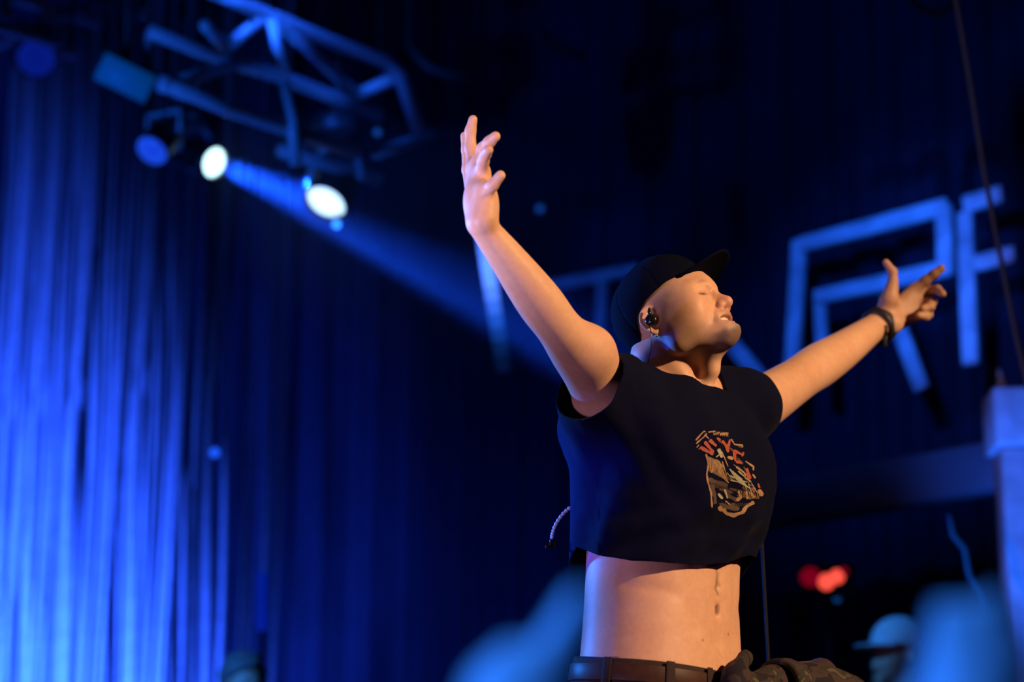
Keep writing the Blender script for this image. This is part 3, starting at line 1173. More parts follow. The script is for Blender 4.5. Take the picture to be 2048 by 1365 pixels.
if pv:
    chest_print = mesh_np('chest_print', np.array(pv), np.array(pf), P_TAN, tshirt, True, origin=np.mean(pv, axis=0))
    for m_ in (P_BROWN, P_RED, P_GREY):
        chest_print.data.materials.append(m_)
    chest_print.data.polygons.foreach_set('material_index', np.array(pm, dtype=np.int32))
    chest_print['label'] = 'worn tan and red illustration printed on the chest'

# ------------------------------------------------------------------ trousers, belt, shoes
tr = Solid()
tr.frame(TM, TO)
tr.fun(lambda p: torso_d(p, .006, lo=-.24, hi=.04), (0, 0, -.10), .30, .02)
for s in (-1, 1):
    tr.limb([(s * .088, -.005, -.12), (s * .098, .012, -.32), (s * .105, .018, -.52), (s * .108, -.005, -.75), (s * .108, -.018, -.945)], [.092, .086, .068, .066, .060], .03, 3)
tv, tq = tr.mesh(.007)
tt_ = tri(tq)
tl_ = (tv - TO) @ TM
waist_top = lambda l: -.002 - .016 * l[:, 1] / .11
nrm_ = vnormals(tv, tt_)
tv = tv + nrm_ * (.0035 * vnoise(tv * np.array([1, 1, 1.6]), 16, 21))[:, None] * sstep(-.03, -.10, tl_[:, 2])[:, None]
tl_ = (tv - TO) @ TM
tv, tt_ = clip_tris(tv, tt_, waist_top(tl_) - tl_[:, 2])
trousers = mesh_np('trousers', tv, tt_, M_DENIM, person, origin=TO + np.array([0, 0, -.4]))
trousers['label'] = 'dark brown low-waisted trousers'
solidify(trousers, .003, 1)


def waist_pt(ang, z, out):
    a = np.interp(z, TZ, TA) + .006 + out
    b = np.interp(z, TZ, TB) + .006 + out
    c, s = math.cos(ang), math.sin(ang)
    r = 1 / ((abs(c) / a) ** 2.3 + (abs(s) / b) ** 2.3) ** (1 / 2.3)
    return TO + TM @ np.array([r * c, r * s + np.interp(z, TZ, TCF), z])


def band(name, a0, a1, zoff0, zoff1, o0, o1, m, parent, n=80):
    v, q = [], []
    for i in range(n + 1):
        a = a0 + (a1 - a0) * i / n
        base = -.002 - .016 * math.sin(a)
        for z, o in ((zoff0, o0), (zoff0, o1), (zoff1, o1), (zoff1, o0)):
            v.append(waist_pt(a, base + z, o))
    for i in range(n):
        for k in range(4):
            q.append((i * 4 + k, i * 4 + (k + 1) % 4, (i + 1) * 4 + (k + 1) % 4, (i + 1) * 4 + k))
    q += [(3, 2, 1, 0), (n * 4, n * 4 + 1, n * 4 + 2, n * 4 + 3)]
    v = np.array(v)
    o = mesh_np(name, v, np.array(q), m, parent, False, origin=v.mean(0))
    b = o.modifiers.new('bevel', 'BEVEL'); b.width = .0012; b.segments = 2; b.limit_method = 'ANGLE'
    return o


band('waistband', 0, 2 * math.pi, .000, -.040, .001, .0045, M_DENIM, trousers)
belt = band('belt', 0, 2 * math.pi, -.008, -.036, .0045, .0085, M_LEATHER, person)
belt['label'] = 'brown leather belt'
for deg in (218, 176, 141, 112, 60, 20, -30, -90, 250):
    band('belt_loop', R(deg) - .045, R(deg) + .045, .001, -.044, .0088, .0110, M_DENIM, trousers, 4)
bk = band('buckle', R(86), R(100), -.004, -.040, .0088, .0125, M_STEEL, belt, 6)
M_SHOE = mat('dark_suede', (.02, .018, .018), .8, bump=(300, .2, .0006))
for s in (-1, 1):
    sh = Solid().frame(TM, TO)
    sh.limb([(s * .108, -.05, -.935), (s * .112, .04, -.940), (s * .118, .16, -.955)], [.044, .045, .030], .02, 3)
    sh.cap((s * .108, -.03, -.90), (s * .108, -.02, -.86), .050, .046, .02)
    sh.fun(lambda p: p[:, 2] + .985, (s * .11, .05, -1.05), .30, .002, 's')
    v_, q_ = sh.mesh(.007)
    so = mesh_np('shoe', v_, q_, M_SHOE, person, origin=v_.mean(0))

# ------------------------------------------------------------------ camouflage overshirt knotted round the waist
def camo_material():
    m = mat('camouflage_cotton', (.05, .04, .03), .85, spec=.2, bump=(500, .2, .0006))
    nt = m.node_tree
    b = nt.nodes['Principled BSDF']
    tc = nt.nodes.new('ShaderNodeTexCoord')
    n = nt.nodes.new('ShaderNodeTexNoise')
    n.inputs['Scale'].default_value = 24
    n.inputs['Detail'].default_value = 1.2
    n.inputs['Distortion'].default_value = 1.0
    nt.links.new(tc.outputs['Object'], n.inputs['Vector'])
    r = nt.nodes.new('ShaderNodeValToRGB')
    r.color_ramp.interpolation = 'CONSTANT'
    cols = [(0, (.014, .012, .014)), (.42, (.045, .026, .026)), (.53, (.026, .026, .020)), (.62, (.085, .062, .042))]
    while len(r.color_ramp.elements) < 4:
        r.color_ramp.elements.new(.5)
    for e, (p_, c_) in zip(r.color_ramp.elements, cols):
        e.position = p_
        e.color = (*c_, 1)
    nt.links.new(n.outputs['Fac'], r.inputs['Fac'])
    nt.links.new(r.outputs['Color'], b.inputs['Base Color'])
    return m


M_CAMO = camo_material()


def cloth_limb(name, pts, rad, parent, fold=.004, seed=1, h=.005, scale=30, wave=0, flat=None):
    s = Solid()
    s.limb(pts, rad, .01, 4)
    v, q = s.mesh(h)
    t = tri(q)
    n = vnormals(v, t)
    axis = v3(pts[-1]) - v3(pts[0]); axis /= np.linalg.norm(axis)
    along = (v - v3(pts[0])) @ axis
    v = v + n * (fold * vnoise(v, scale, seed) + wave * np.sin(along * 140 + 2 * vnoise(v, 15, seed + 3)))[:, None]
    return mesh_np(name, v, q, M_CAMO, parent, origin=v.mean(0))


tied = cloth_limb('tied_overshirt', [J(1489, 1318, 3.86), J(1472, 1352, 3.83), J(1478, 1392, 3.82), J(1500, 1430, 3.82)], [.012, .022, .030, .036], person, .005, 2)
tied['label'] = 'camouflage overshirt knotted around the waist with a sleeve sticking out'
cloth_limb('sleeve', [J(1478, 1362, 3.85), J(1510, 1371, 3.91), J(1545, 1376, 3.96), J(1600, 1384, 4.02), J(1655, 1386, 4.07), J(1702, 1418, 4.10), J(1722, 1500, 4.11), J(1715, 1640, 4.11), J(1700, 1800, 4.11)],
           [.022, .024, .034, .045, .048, .046, .052, .060, .050], tied, .008, 5, scale=22, wave=.0014)
cf = MB()
ca, cb = J(1553, 1378, 3.965), J(1588, 1382, 4.003)
ax_ = (cb - ca) / np.linalg.norm(cb - ca)
cf.lathe(ca, ax_, [(0, .040), (.0005, .047), (.004, .049), (.022, .0505), (.026, .050), (.027, .044)], 40, cap=False)
cuff = cf.build('cuff', M_CAMO, tied, True)
solidify(cuff, .003, 0)
cloth_limb('hanging_panel', [J(1490, 1395, 3.87), J(1530, 1490, 3.95), J(1545, 1660, 3.98)], [.035, .062, .075], tied, .008, 8, h=.007)

# ------------------------------------------------------------------ wristband
wa = J(1742, 660, 4.565); wb = J(1766, 645, 4.595)
wax = (wb - wa) / np.linalg.norm(wb - wa)
wc = J(1757, 652, 4.583)
wr = MB()
wr.lathe(wc - wax * .013, wax, [(0, .0330), (.001, .0370), (.006, .0388), (.020, .0388), (.025, .0370), (.026, .0330)], 36, cap=False)
wristband = wr.build('wristband', M_RUBBER, person, True)
wristband['label'] = 'black wristband'
MB().box(J(1770, 683, 4.562), RT * .0045, UP * .011, FW * .002).build('strap_end', M_RUBBER, wristband, bevel=.0015)
MB().box(J(1766, 662, 4.556), RT * .008, UP * .011, FW * .003).build('face', M_DARKPLASTIC, wristband, bevel=.002)

# ------------------------------------------------------------------ braided cord with clip at his back
M_CORD = mat('braided_cord', (.55, .6, .7), .6)
cp = [J(1162, 1004, 3.90), J(1146, 1012, 3.90), J(1128, 1026, 3.90), J(1112, 1048, 3.90), J(1105, 1068, 3.90), J(1104, 1080, 3.90)]
dens, rads = [], []
for a, b in zip(cp[:-1], cp[1:]):
    for k in range(10):
        dens.append(a + (b - a) * k / 10)
dens.append(cp[-1])
dens = [sum(dens[max(0, i - 4):i + 5]) / len(dens[max(0, i - 4):i + 5]) for i in range(len(dens))]
rads = [.0030 + .0008 * math.sin(i * 1.9) for i in range(len(dens))]
cord = MB().tube(dens, rads, 8).build('cord', M_CORD, person, True)
cord['label'] = 'pale braided cord hanging behind the back'
cl_ = MB()
cl_.box(J(1105, 1086, 3.90), RT * .005, UP * .0055, FW * .004)
cl_.box(J(1099, 1094, 3.90), RT * .007, UP * .003, FW * .003)
cl_.box(J(1111, 1091, 3.90), RT * .003, UP * .005, FW * .003)
cl_.build('clip', M_DARKPLASTIC, cord, bevel=.001)
# ================================================================== the hall and the stage
DC = np.array([math.sin(R(47)), math.cos(R(47)), 0])        # along the truss chords (away, to the right)
DD = np.array([-math.sin(R(52)), math.cos(R(52)), 0])       # along the backdrop (away, to the left)
DN = np.array([-math.cos(R(52)), -math.sin(R(52)), 0])      # out of the backdrop, towards the hall
Z = np.array([0, 0, 1.0])

M_HALLFLOOR = mat('dark_concrete', (.03, .03, .035), .6, noise=(6, .3), bump=(20, .2, .003))
M_STAGE = mat('black_stage_deck', (.02, .02, .024), .45, noise=(5, .3), bump=(60, .2, .001))
M_CEIL = mat('black_paint', (.012, .012, .015), .9, noise=(3, .2))
M_DRAPE = mat('navy_velvet_drape', (.0075, .0115, .025), .9, spec=.1, noise=(4, .2), bump=(300, .15, .001))
M_STRAND = mat('silver_fringe', (.42, .44, .50), .38, spec=.6, noise=(30, .2))
M_ALU = mat('aluminium_tube', (.42, .43, .47), .45, .1)
M_FIXTURE = mat('black_powder_coat', (.012, .012, .014), .45)
M_LETTER = mat('whitewashed_board', (.42, .42, .46), .75, noise=(9, .45), bump=(40, .4, .003))


def struct(o):
    o['kind'] = 'structure'
    return o


struct(MB().box((0, 3.0, -.10), (7, 0, 0), (0, 9.5, 0), (0, 0, .10)).build('floor', M_HALLFLOOR))
struct(MB().box((0, 7.9, STAGE_Z - .15), (6.5, 0, 0), (0, 4.9, 0), (0, 0, .15)).build('stage_floor', M_STAGE))
struct(MB().box((0, 3.12, (STAGE_Z - .3) / 2), (6.5, 0, 0), (0, .02, 0), (0, 0, (STAGE_Z - .3) / 2)).build('wall_stage_front', M_CEIL))
struct(MB().box((0, 3.0, 8.6), (7, 0, 0), (0, 9.5, 0), (0, 0, .1)).build('ceiling', M_CEIL))

# pleated backdrop, oblique to the view
W0 = J(1760, 600, 7.9)
W0[2] = STAGE_Z
ns, nz = 560, 8
v = []
for i in range(ns):
    s_ = -2.6 + 10.4 * i / (ns - 1)
    ph = s_ * 2 * math.pi / .19 + .8 * math.sin(s_ * 3.1)
    for j in range(nz):
        zz = .005 + 7.4 * j / (nz - 1)
        amp = (.012 + .030 * float(sstep(3.4, 4.6, s_))) * (1 + .25 * math.sin(s_ * 5 + zz))
        v.append(W0 + DD * (s_ + .02 * math.sin(ph * 2 + zz)) + DN * (amp * math.sin(ph) + .02 * vnoise(np.array([[s_, zz, 0]]), 1.5, 31)[0]) + Z * zz)
bd = mesh_np('wall_back', np.array(v), grid_faces(ns, nz), M_DRAPE, origin=W0)
struct(bd)
solidify(bd, .004, 0)


def on_wall(px, py, off=.12):
    """point of the view ray on the plane standing `off` in front of the backdrop"""
    r = ray(px, py)
    p0 = W0 + DN * off
    return CAM + r * (((p0 - CAM) @ DN) / (r @ DN))


# ------------------------------------------------------------------ big board letters on the backdrop
def stroke(pa, pb, w=.030, off=.16, t=.012):
    a, b = on_wall(*pa, off), on_wall(*pb, off)
    d = (b - a) / np.linalg.norm(b - a)
    n = np.cross(d, DN); n /= np.linalg.norm(n)
    mb = MB()
    mb.box((a + b) / 2, (b - a) / 2, n * w, DN * t)
    return mb


LW = .80


def letter(label, strokes, off=.16):
    pts = [on_wall(*p, off) for s_ in strokes for p in s_[:2]]
    base = np.mean(pts, axis=0); base[2] = min(p[2] for p in pts)
    e = empty('sign_letter', base)
    tag(e, label, 'letter', 'large letters on the backdrop')
    for k, s_ in enumerate(strokes):
        stroke(s_[0], s_[1], (s_[2] if len(s_) > 2 else .030) * LW, off + .003 * k).build('board', M_LETTER, e, bevel=.004)
    return e


letter('blue-lit board letter T showing between raised arm and cap', [((1100, 572), (1275, 540), .026), ((1206, 560), (1200, 690), .026)])
letter('blue-lit board letter A half hidden behind the chin of the singer', [((1425, 640), (1535, 775), .032), ((1425, 640), (1340, 800), .032)])
letter('blue-lit board letter R behind the outstretched hand, with long diagonal leg',
       [((1600, 480), (1582, 790), .034), ((1640, 590), (1648, 760), .026), ((1600, 492), (1895, 412), .034), ((1888, 412), (1892, 548), .034),
        ((1630, 597), (1900, 535), .032), ((1775, 590), (1845, 780), .032)])
letter('blue-lit board letter F cut off by the edge of the picture', [((1930, 425), (1942, 730), .034), ((1928, 410), (2005, 388), .034), ((1950, 528), (2030, 508), .032)])

# fascia beam low on the backdrop
fa, fb = on_wall(1200, 1072, .45), on_wall(2160, 905, .45)
bmb = MB().box((fa + fb) / 2, (fb - fa) / 2, DN * .05, Z * .075)
tag(bmb.build('fascia_beam', mat('blue_grey_board', (.05, .06, .09), .8, noise=(5, .3)), bevel=.01), 'dark horizontal beam running behind the singer below the letters', 'beam')

# ------------------------------------------------------------------ string curtain
curt = empty('string_curtain', on_wall(250, 1300, .85) * np.array([1, 1, 0]) + Z * STAGE_Z)
tag(curt, 'floor-length curtain of hanging silver strands lit bright blue', 'curtain')
c0 = on_wall(-60, 1300, .85); c1 = on_wall(560, 1300, .85)
top_z = 5.35


def strand_mesh(wd, seed):
    rg = random.Random(seed)
    v, q = [], []
    n = 26
    hgt = top_z - STAGE_Z - .05
    for j in range(n):
        z = hgt * j / (n - 1)
        tw = .5 * math.sin(j * .33 + seed) + .25 * math.sin(j * .9 + seed * 2)
        cx, cy = .010 * math.sin(j * .5 + seed), .010 * math.cos(j * .4 + seed * 1.3)
        u = np.array([math.cos(tw), math.sin(tw), 0]); w = np.array([-math.sin(tw), math.cos(tw), 0])
        for a, b in ((-1, 0), (0, 1), (1, 0), (0, -1)):
            v.append(np.array([cx, cy, z]) + u * wd * a + w * .005 * b)
    for j in range(n - 1):
        for k in range(4):
            q.append((j * 4 + k, j * 4 + (k + 1) % 4, (j + 1) * 4 + (k + 1) % 4, (j + 1) * 4 + k))
    q += [(3, 2, 1, 0), ((n - 1) * 4, (n - 1) * 4 + 1, (n - 1) * 4 + 2, (n - 1) * 4 + 3)]
    return np.array(v), np.array(q)


strand_px = [-40, -30, -22, -14, -6, 2, 8, 14, 20, 26, 31, 38, 45, 52, 58, 65, 72, 80, 88, 96, 104, 116, 130, 146, 158, 171, 188, 205, 216, 232, 248, 262, 276, 286, 302, 318, 330, 346, 360, 384, 412, 440, 478, 500, 526, 548]
kinds = []
for i, wd in enumerate((.012, .017, .022, .028, .015, .024)):
    vv_, qq_ = strand_mesh(wd, i + 1)
    kinds.append((vv_, qq_))
protos = {}
for i, px in enumerate(strand_px):
    k = (i * 5 + i // 3) % 6
    p = on_wall(px, 1300, .85 + .05 * math.sin(i * 2.1))
    p[2] = STAGE_Z + .05
    if k not in protos:
        o = mesh_np('strand', kinds[k][0], kinds[k][1], M_STRAND, None, True)
        protos[k] = o
    else:
        o = protos[k].copy()
        COL.objects.link(o)
    o.location = p
    attach(o, curt)
    o.rotation_euler[2] = R(52) + .7 * math.sin(i * 1.37)
rail_a, rail_b = on_wall(-80, 100, .85), on_wall(620, 100, .85)
rail_a[2] = rail_b[2] = top_z
MB().tube([rail_a, rail_b], .02, 10).build('rail', M_ALU, curt, True)

# ------------------------------------------------------------------ lighting truss
def tr_y(px, base):
    return base + (px - 560) / 650 * .85


def truss_part(name, parent, line, base, r=.021):
    pts = [J(px, py, tr_y(px, base + off)) for px, py, off in line]
    return MB().tube(pts, r, 12).build(name, M_ALU, parent, True)


truss = empty('lighting_truss', J(580, 260, 6.8))
tag(truss, 'aluminium box truss hanging from the ceiling above the bright lamps', 'truss')
for line in ([(400, -28, 0), (485, 8, 0), (566, 42, 0), (673, 88, 0), (768, 122, 0), (800, 150, 0), (838, 262, 0)],
             [(300, 62, .28), (415, 107, .28), (560, 152, .28), (650, 188, .28), (760, 232, .28)],
             [(340, 172, 0), (455, 218, 0), (580, 260, 0), (715, 306, 0)],
             [(560, 300, .28), (760, 360, .28)]):
    truss_part('chord', truss, line, 6.85, .022)
for line in ([(545, 40, -.03), (556, 90, -.03), (573, 148, -.03)], [(567, 164, -.03), (587, 242, -.03), (592, 330, -.03)], [(560, 48, 0), (640, 120, .1), (715, 190, .28)],
             [(352, 164, 0), (478, 126, .28)], [(592, 282, 0), (708, 252, .28)], [(752, 306, 0), (862, 272, .28)],
             [(410, 50, .05), (452, 95, .2)], [(452, 95, .2), (528, 34, 0)], [(715, 190, .28), (800, 150, 0)]):
    truss_part('brace', truss, line, 6.85, .019)
for px, py, off in ((350, 172, 0), (384, 184, .05)):
    MB().lathe(J(px - 12, py, tr_y(px, 6.85 + off)), DC, [(-.03, .026), (.03, .026)], 12).build('end_fitting', M_ALU, truss, True)
# suspension wires up to the ceiling
for px, py in ((485, 8), (768, 122)):
    a = J(px, py, tr_y(px, 6.85)); b = a.copy(); b[2] = 8.47
    MB().tube([a, b], .006, 6).build('suspension_wire', M_FIXTURE, truss, True)

side = empty('side_truss', J(40, 40, 7.4))
tag(side, 'short piece of truss in the top corner above the string curtain', 'truss')
for line in ([(-60, 40, 0), (0, 54, 0), (22, 60, 0), (120, 86, 0)], [(-60, -90, 0), (10, -70, 0), (160, -40, 0)], [(-60, -30, .28), (60, 5, .28), (200, 45, .28)]):
    truss_part('chord', side, line, 8.1, .022)
for line in ([(6, -20, 0), (16, 36, 0)], [(24, 62, 0), (44, 44, .28)], [(98, 40, 0), (168, 13, .28)], [(98, 40, 0), (60, -60, 0)]):
    truss_part('brace', side, line, 8.1, .018)
a = J(60, -60, tr_y(60, 8.1)); b = a.copy(); b[2] = 8.47
MB().tube([a, b], .006, 6).build('suspension_wire', M_FIXTURE, side, True)

# ------------------------------------------------------------------ lamps
M_LENS_HOT = mat('hot_lens', (.8, .9, 1), .2, emit=(.55, .92, 1.0), estr=3.0)
M_LENS_WHITE = mat('white_lens', (.8, .9, 1), .2, emit=(.55, .82, 1.0), estr=2.0)
M_LED_BRIGHT = mat('blue_led', (.02, .06, .3), .3, emit=(.02, .12, 1.0), estr=1.1)
M_LED_DIM = mat('dim_blue_led', (.02, .05, .3), .3, emit=(.012, .045, .75), estr=.42)
M_LED_BASE = mat('blue_led_field', (.01, .03, .2), .3, emit=(.0, .03, .75), estr=.35)
M_LED_BASE_DIM = mat('dim_blue_led_field', (.01, .03, .2), .3, emit=(.0, .020, .55), estr=.22)
M_PANEL = mat('panel_diffuser', (.05, .12, .25), .5, emit=(.0, .075, .36), estr=.42)


def frame_of(n):
    n = v3(n) / np.linalg.norm(n)
    u = np.cross(Z, n); u /= np.linalg.norm(u)
    return n, u, np.cross(n, u)


def hanger(parent, top, z_to, m=M_FIXTURE):
    b = top.copy(); b[2] = z_to
    return MB().tube([top, b], .012, 8).build('hanging_bracket', m, parent, True)


def moving_head(name, label, lens_c, aim, rad, lens_mat, truss_z, L=.27):
    n, u, w = frame_of(aim)
    root = empty(name, lens_c - n * L)
    tag(root, label, 'stage light', 'moving stage lights')
    MB().lathe(lens_c, n, [(-L * 1.15, rad * .5), (-L, rad * 1.05), (-L * .55, rad * 1.15), (-L * .5, rad * .98), (-.03, rad * 1.12), (0.012, rad * 1.15), (.012, rad * 1.0), (-.006, rad * .98)], 32, cap=False).build('head_shell', M_FIXTURE, root, True)
    MB().lathe(lens_c, n, [(-.010, rad * .99), (-.004, rad * .9), (.006, rad * .55), (.010, rad * .1)], 28).build('lens', lens_mat, root, True)
    piv = lens_c - n * L * .62
    side_ = np.cross(n, Z); side_ /= np.linalg.norm(side_)
    pts = []
    for k in range(19):
        a_ = math.pi * k / 18
        pts.append(piv + side_ * math.cos(a_) * rad * 1.55 + Z * math.sin(a_) * rad * 2.1)
    yk = MB()
    for a_, b_ in zip(pts[:-1], pts[1:]):
        d_ = b_ - a_
        e_ = np.cross(d_, np.cross(side_, Z)); e_ /= np.linalg.norm(e_)
        yk.box((a_ + b_) / 2, d_ * .53, np.cross(side_, Z) * rad * .28, e_ * rad * .10)
    yk.build('yoke', M_ALU, root)
    MB().lathe(piv + Z * rad * 2.1, Z, [(0, rad * .8), (rad * .2, rad * 1.3), (rad * 1.3, rad * 1.3), (rad * 1.4, rad * 1.1)], 8).build('base', M_FIXTURE, root)
    top = piv + Z * rad * 3.4
    hanger(root, top, truss_z)
    return root


LA = J(428, 325, 7.6)
beam_to = J(985, 560, 7.0)
aim1 = (beam_to - LA) / np.linalg.norm(beam_to - LA)
aim1f = aim1 * .95 + np.array([.02, -.20, -.02])
moving_head('moving_light', 'moving stage light with dazzling white-cyan lens sending a beam across the stage', LA, aim1f, .050, M_LENS_HOT, 4.9, .16)
LBp = J(652, 404, 7.3)
moving_head('moving_light', 'moving stage light with wide white lens and round metal yoke inside the beam', LBp, np.array([-.30, -.50, -.80]), .066, M_LENS_WHITE, 4.7, .15)


def led_par(label, c, aim, rad, m_led, m_base, truss_z):
    n, u, w = frame_of(aim)
    root = empty('led_par', c - n * .16)
    tag(root, label, 'stage light', 'round lamps above the string curtain')
    MB().lathe(c, n, [(-.18, rad * .5), (-.16, rad * .95), (0.0, rad * 1.06), (.012, rad * 1.06), (.012, rad * .98), (0, rad * .98)], 28, cap=False).build('can', M_FIXTURE, root, True)
    MB().lathe(c, n, [(-.004, rad * .97), (0.001, rad * .97)], 28).build('face_plate', m_base, root)
    dots = MB()
    for ring, cnt in ((.22, 6), (.45, 12), (.67, 18), (.87, 24)):
        for k in range(cnt):
            a_ = 2 * math.pi * k / cnt + ring
            dots.lathe(c + (u * math.cos(a_) + w * math.sin(a_)) * rad * ring, n, [(.0, rad * .075), (.004, rad * .06), (.006, rad * .02)], 6)
    d_ = dots.build('led_dots', m_led, root)
    d_['kind'] = 'stuff'
    s_ = np.cross(n, Z); s_ /= np.linalg.norm(s_)
    mid_ = c - n * .09
    MB().tube([mid_ + s_ * rad * 1.1, mid_ + s_ * rad * 1.15 + Z * rad * 1.4, mid_ - s_ * rad * 1.15 + Z * rad * 1.4, mid_ - s_ * rad * 1.1], .010, 8).build('bracket', M_ALU, root, True)
    hanger(root, mid_ + Z * rad * 1.4, truss_z)
    return root


led_par('round lamp with dim blue dots, topmost, at the picture edge', J(72, 116, 8.0), np.array([.10, -.85, -.70]), .070, M_LED_DIM, M_LED_BASE_DIM, 5.2)
led_par('round lamp with bright blue dots beside the white-cyan lens', J(305, 300, 7.3), np.array([-.30, -.62, -.78]), .055, M_LED_BRIGHT, M_LED_BASE, 4.9)

# flat panel light
pc = J(250, 156, 7.2)
pr = empty('panel_light', pc)
tag(pr, 'flat rectangular panel light glowing dull teal beside the truss', 'stage light')
pn, pu, pw = frame_of(np.array([.12, -.9, -.42]))
ca_, sa_ = math.cos(R(-24)), math.sin(R(-24))
pu, pw = pu * ca_ + pw * sa_, -pu * sa_ + pw * ca_
MB().box(pc - pn * .03, pu * .094, pw * .052, pn * .028).build('housing', M_FIXTURE, pr, bevel=.004)
MB().box(pc + pn * .001, pu * .088, pw * .046, pn * .003).build('diffuser', M_PANEL, pr)
hanger(pr, pc - pn * .05 + Z * .05, 5.1)

# clamps on the rig that catch the light
for px, py, Y_, sz, lab in ((140, 101, 7.6, (.028, .022, .02), 'small bright rigging clamp between round lamp and panel light'), (298, 80, 7.3, (.013, .034, .015), 'narrow upright rigging clamp above the panel light'),
                            (286, 26, 7.3, (.013, .018, .015), 'small rigging clamp near the top edge above the upright clamp'), (350, 256, 7.7, (.028, .013, .012), 'slanted rigging clamp just above the bright blue dotted lamp')):
    c_ = J(px, py, Y_)
    e_ = empty('rigging_clamp', c_ - Z * sz[1])
    tag(e_, lab, 'clamp', 'rigging clamps')
    MB().box(c_, np.array([.93, .1, -.25]) * sz[0], np.array([.2, -.2, .96]) * sz[1], np.array([0, 1, .1]) * sz[2]).build('jaw', M_ALU, e_, bevel=.004)
    MB().tube([c_, np.array([c_[0], c_[1], 5.4])], .007, 8).build('rod', M_FIXTURE, e_, True)

# small lamps seen as dots
M_DOT = mat('blue_dot', (.1, .3, .8), .3, emit=(.01, .10, 1.0), estr=1.3)
M_DOT2 = mat('azure_dot', (.1, .3, .8), .3, emit=(.03, .26, 1.0), estr=3.0)
M_DOT3 = mat('faint_dot', (.1, .2, .4), .3, emit=(.01, .08, .35), estr=.6)
for px, py, Y_, rd, m_, lab in ((429, 906, 7.9, .016, M_DOT, 'tiny blue indicator lamp at the edge of the string curtain'),
                                (673, 449, 7.3, .012, M_DOT2, 'tiny azure indicator lamp below the lens with the round yoke'),
                                (755, 265, 7.6, .012, M_DOT3, 'faint indicator lamp on the far end of the truss'),
                                (1080, 418, 8.4, .013, M_DOT3, 'faint indicator lamp in the dark to the right of the raised forearm'),
                                (1674, 1198, 7.6, .012, M_DOT3, 'faint indicator lamp under the red light')):
    c_ = J(px, py, Y_)
    e_ = empty('indicator_lamp', c_)
    tag(e_, lab, 'lamp', 'indicator lamps')
    n_ = (CAM - c_) / np.linalg.norm(CAM - c_)
    MB().lathe(c_, n_, [(-.03, rd * .7), (-.02, rd * 1.2), (0, rd * 1.2), (0, rd)], 16, cap=False).build('housing', M_FIXTURE, e_, True)
    MB().lathe(c_, n_, [(-.003, rd), (.002, rd * .8), (.004, rd * .2)], 16).build('lens', m_, e_, True)
    end_ = c_ - n_ * .028
    MB().tube([end_, np.array([end_[0], end_[1], STAGE_Z if py > 1000 else 8.47])], .003, 6).build('rod', M_FIXTURE, e_, True)

# hanging curtain strip behind the raised arm, its lit streak put into emission
lit_strip = empty('lit_curtain_strip', J(1008, 800, 7.4))
tag(lit_strip, 'hanging curtain strip behind the raised forearm, its cyan light painted as glow', 'light tube')
tp = [J(962 + 46 * t ** 1.05, 440 + 300 * t, 7.4) for t in np.linspace(0, 1, 12)]
for k in range(11):
    st_ = [.8, 1.4, 2.0, 2.3, 2.1, 1.4, .8, .4, .18, .07, .03][k]  # glow fades downward in place of light falling on the strip
    m_ = mat('strip_glow_%d' % k, (.05, .1, .3), .4, emit=(.02 + .05 * min(1, st_) ** 2, .20, 1.0), estr=st_)
    wr_ = .022
    MB().tube([tp[k], tp[k] * .5 + tp[k + 1] * .5, tp[k + 1]], wr_, 12).build('glow_piece', m_, lit_strip, True)
tt0 = tp[0].copy(); tt0[2] = 8.47
MB().tube([tp[0], tt0], .004, 6).build('suspension_wire', M_FIXTURE, lit_strip, True)

# dim upright tube near the floor, left
M_UPR = mat('upright_tube_glow', (.05, .1, .4), .4, emit=(.0, .02, .55), estr=.5)
ut = empty('upright_light_tube', J(524, 1260, 8.3) * np.array([1, 1, 0]) + Z * STAGE_Z)
tag(ut, 'dim upright blue light tube on a stand beside the string curtain', 'light tube')
MB().tube([J(524, 1148, 8.3), J(523, 1262, 8.3)], .014, 10).build('tube', M_UPR, ut, True)
bs = J(523, 1262, 8.3)
MB().tube([bs, np.array([bs[0], bs[1], STAGE_Z])], .010, 8).build('stand', M_FIXTURE, ut, True)
MB().lathe(np.array([bs[0], bs[1], STAGE_Z]), Z, [(0, .14), (.012, .14), (.02, .03)], 20).build('base', M_FIXTURE, ut, True)

# red lamp
M_RED = mat('red_lens', (.3, .02, .02), .3, emit=(1.0, .085, .055), estr=1.25)
M_RED2 = mat('deep_red_lens', (.2, .01, .015), .3, emit=(.55, .0, .03), estr=.32)
rc_ = J(1655, 1162, 7.4)
rl = empty('red_lamp', np.array([rc_[0], rc_[1], STAGE_Z]))
tag(rl, 'red signal lamp glowing on a dark stand at the back of the stage', 'lamp')
nr, ur, wr2 = frame_of(CAM - rc_)
MB().box(rc_ - nr * .06, ur * .085, wr2 * .055, nr * .05).build('housing', M_FIXTURE, rl, bevel=.008)
for dx, dy, rr_, m_ in ((-.004, -.004, .027, M_RED), (.030, .012, .024, M_RED), (-.052, .012, .032, M_RED2), (.052, .028, .013, M_RED2)):
    cc_ = J(1655, 1162, 7.4) + ur * dx + wr2 * dy
    MB().lathe(cc_ - nr * .012, nr, [(0, rr_), (.006, rr_ * .85), (.010, rr_ * .3)], 16).build('lens', m_, rl, True)
MB().tube([rc_ - nr * .06, np.array([rc_[0], rc_[1] + .06, STAGE_Z])], .012, 8).build('stand', M_FIXTURE, rl, True)

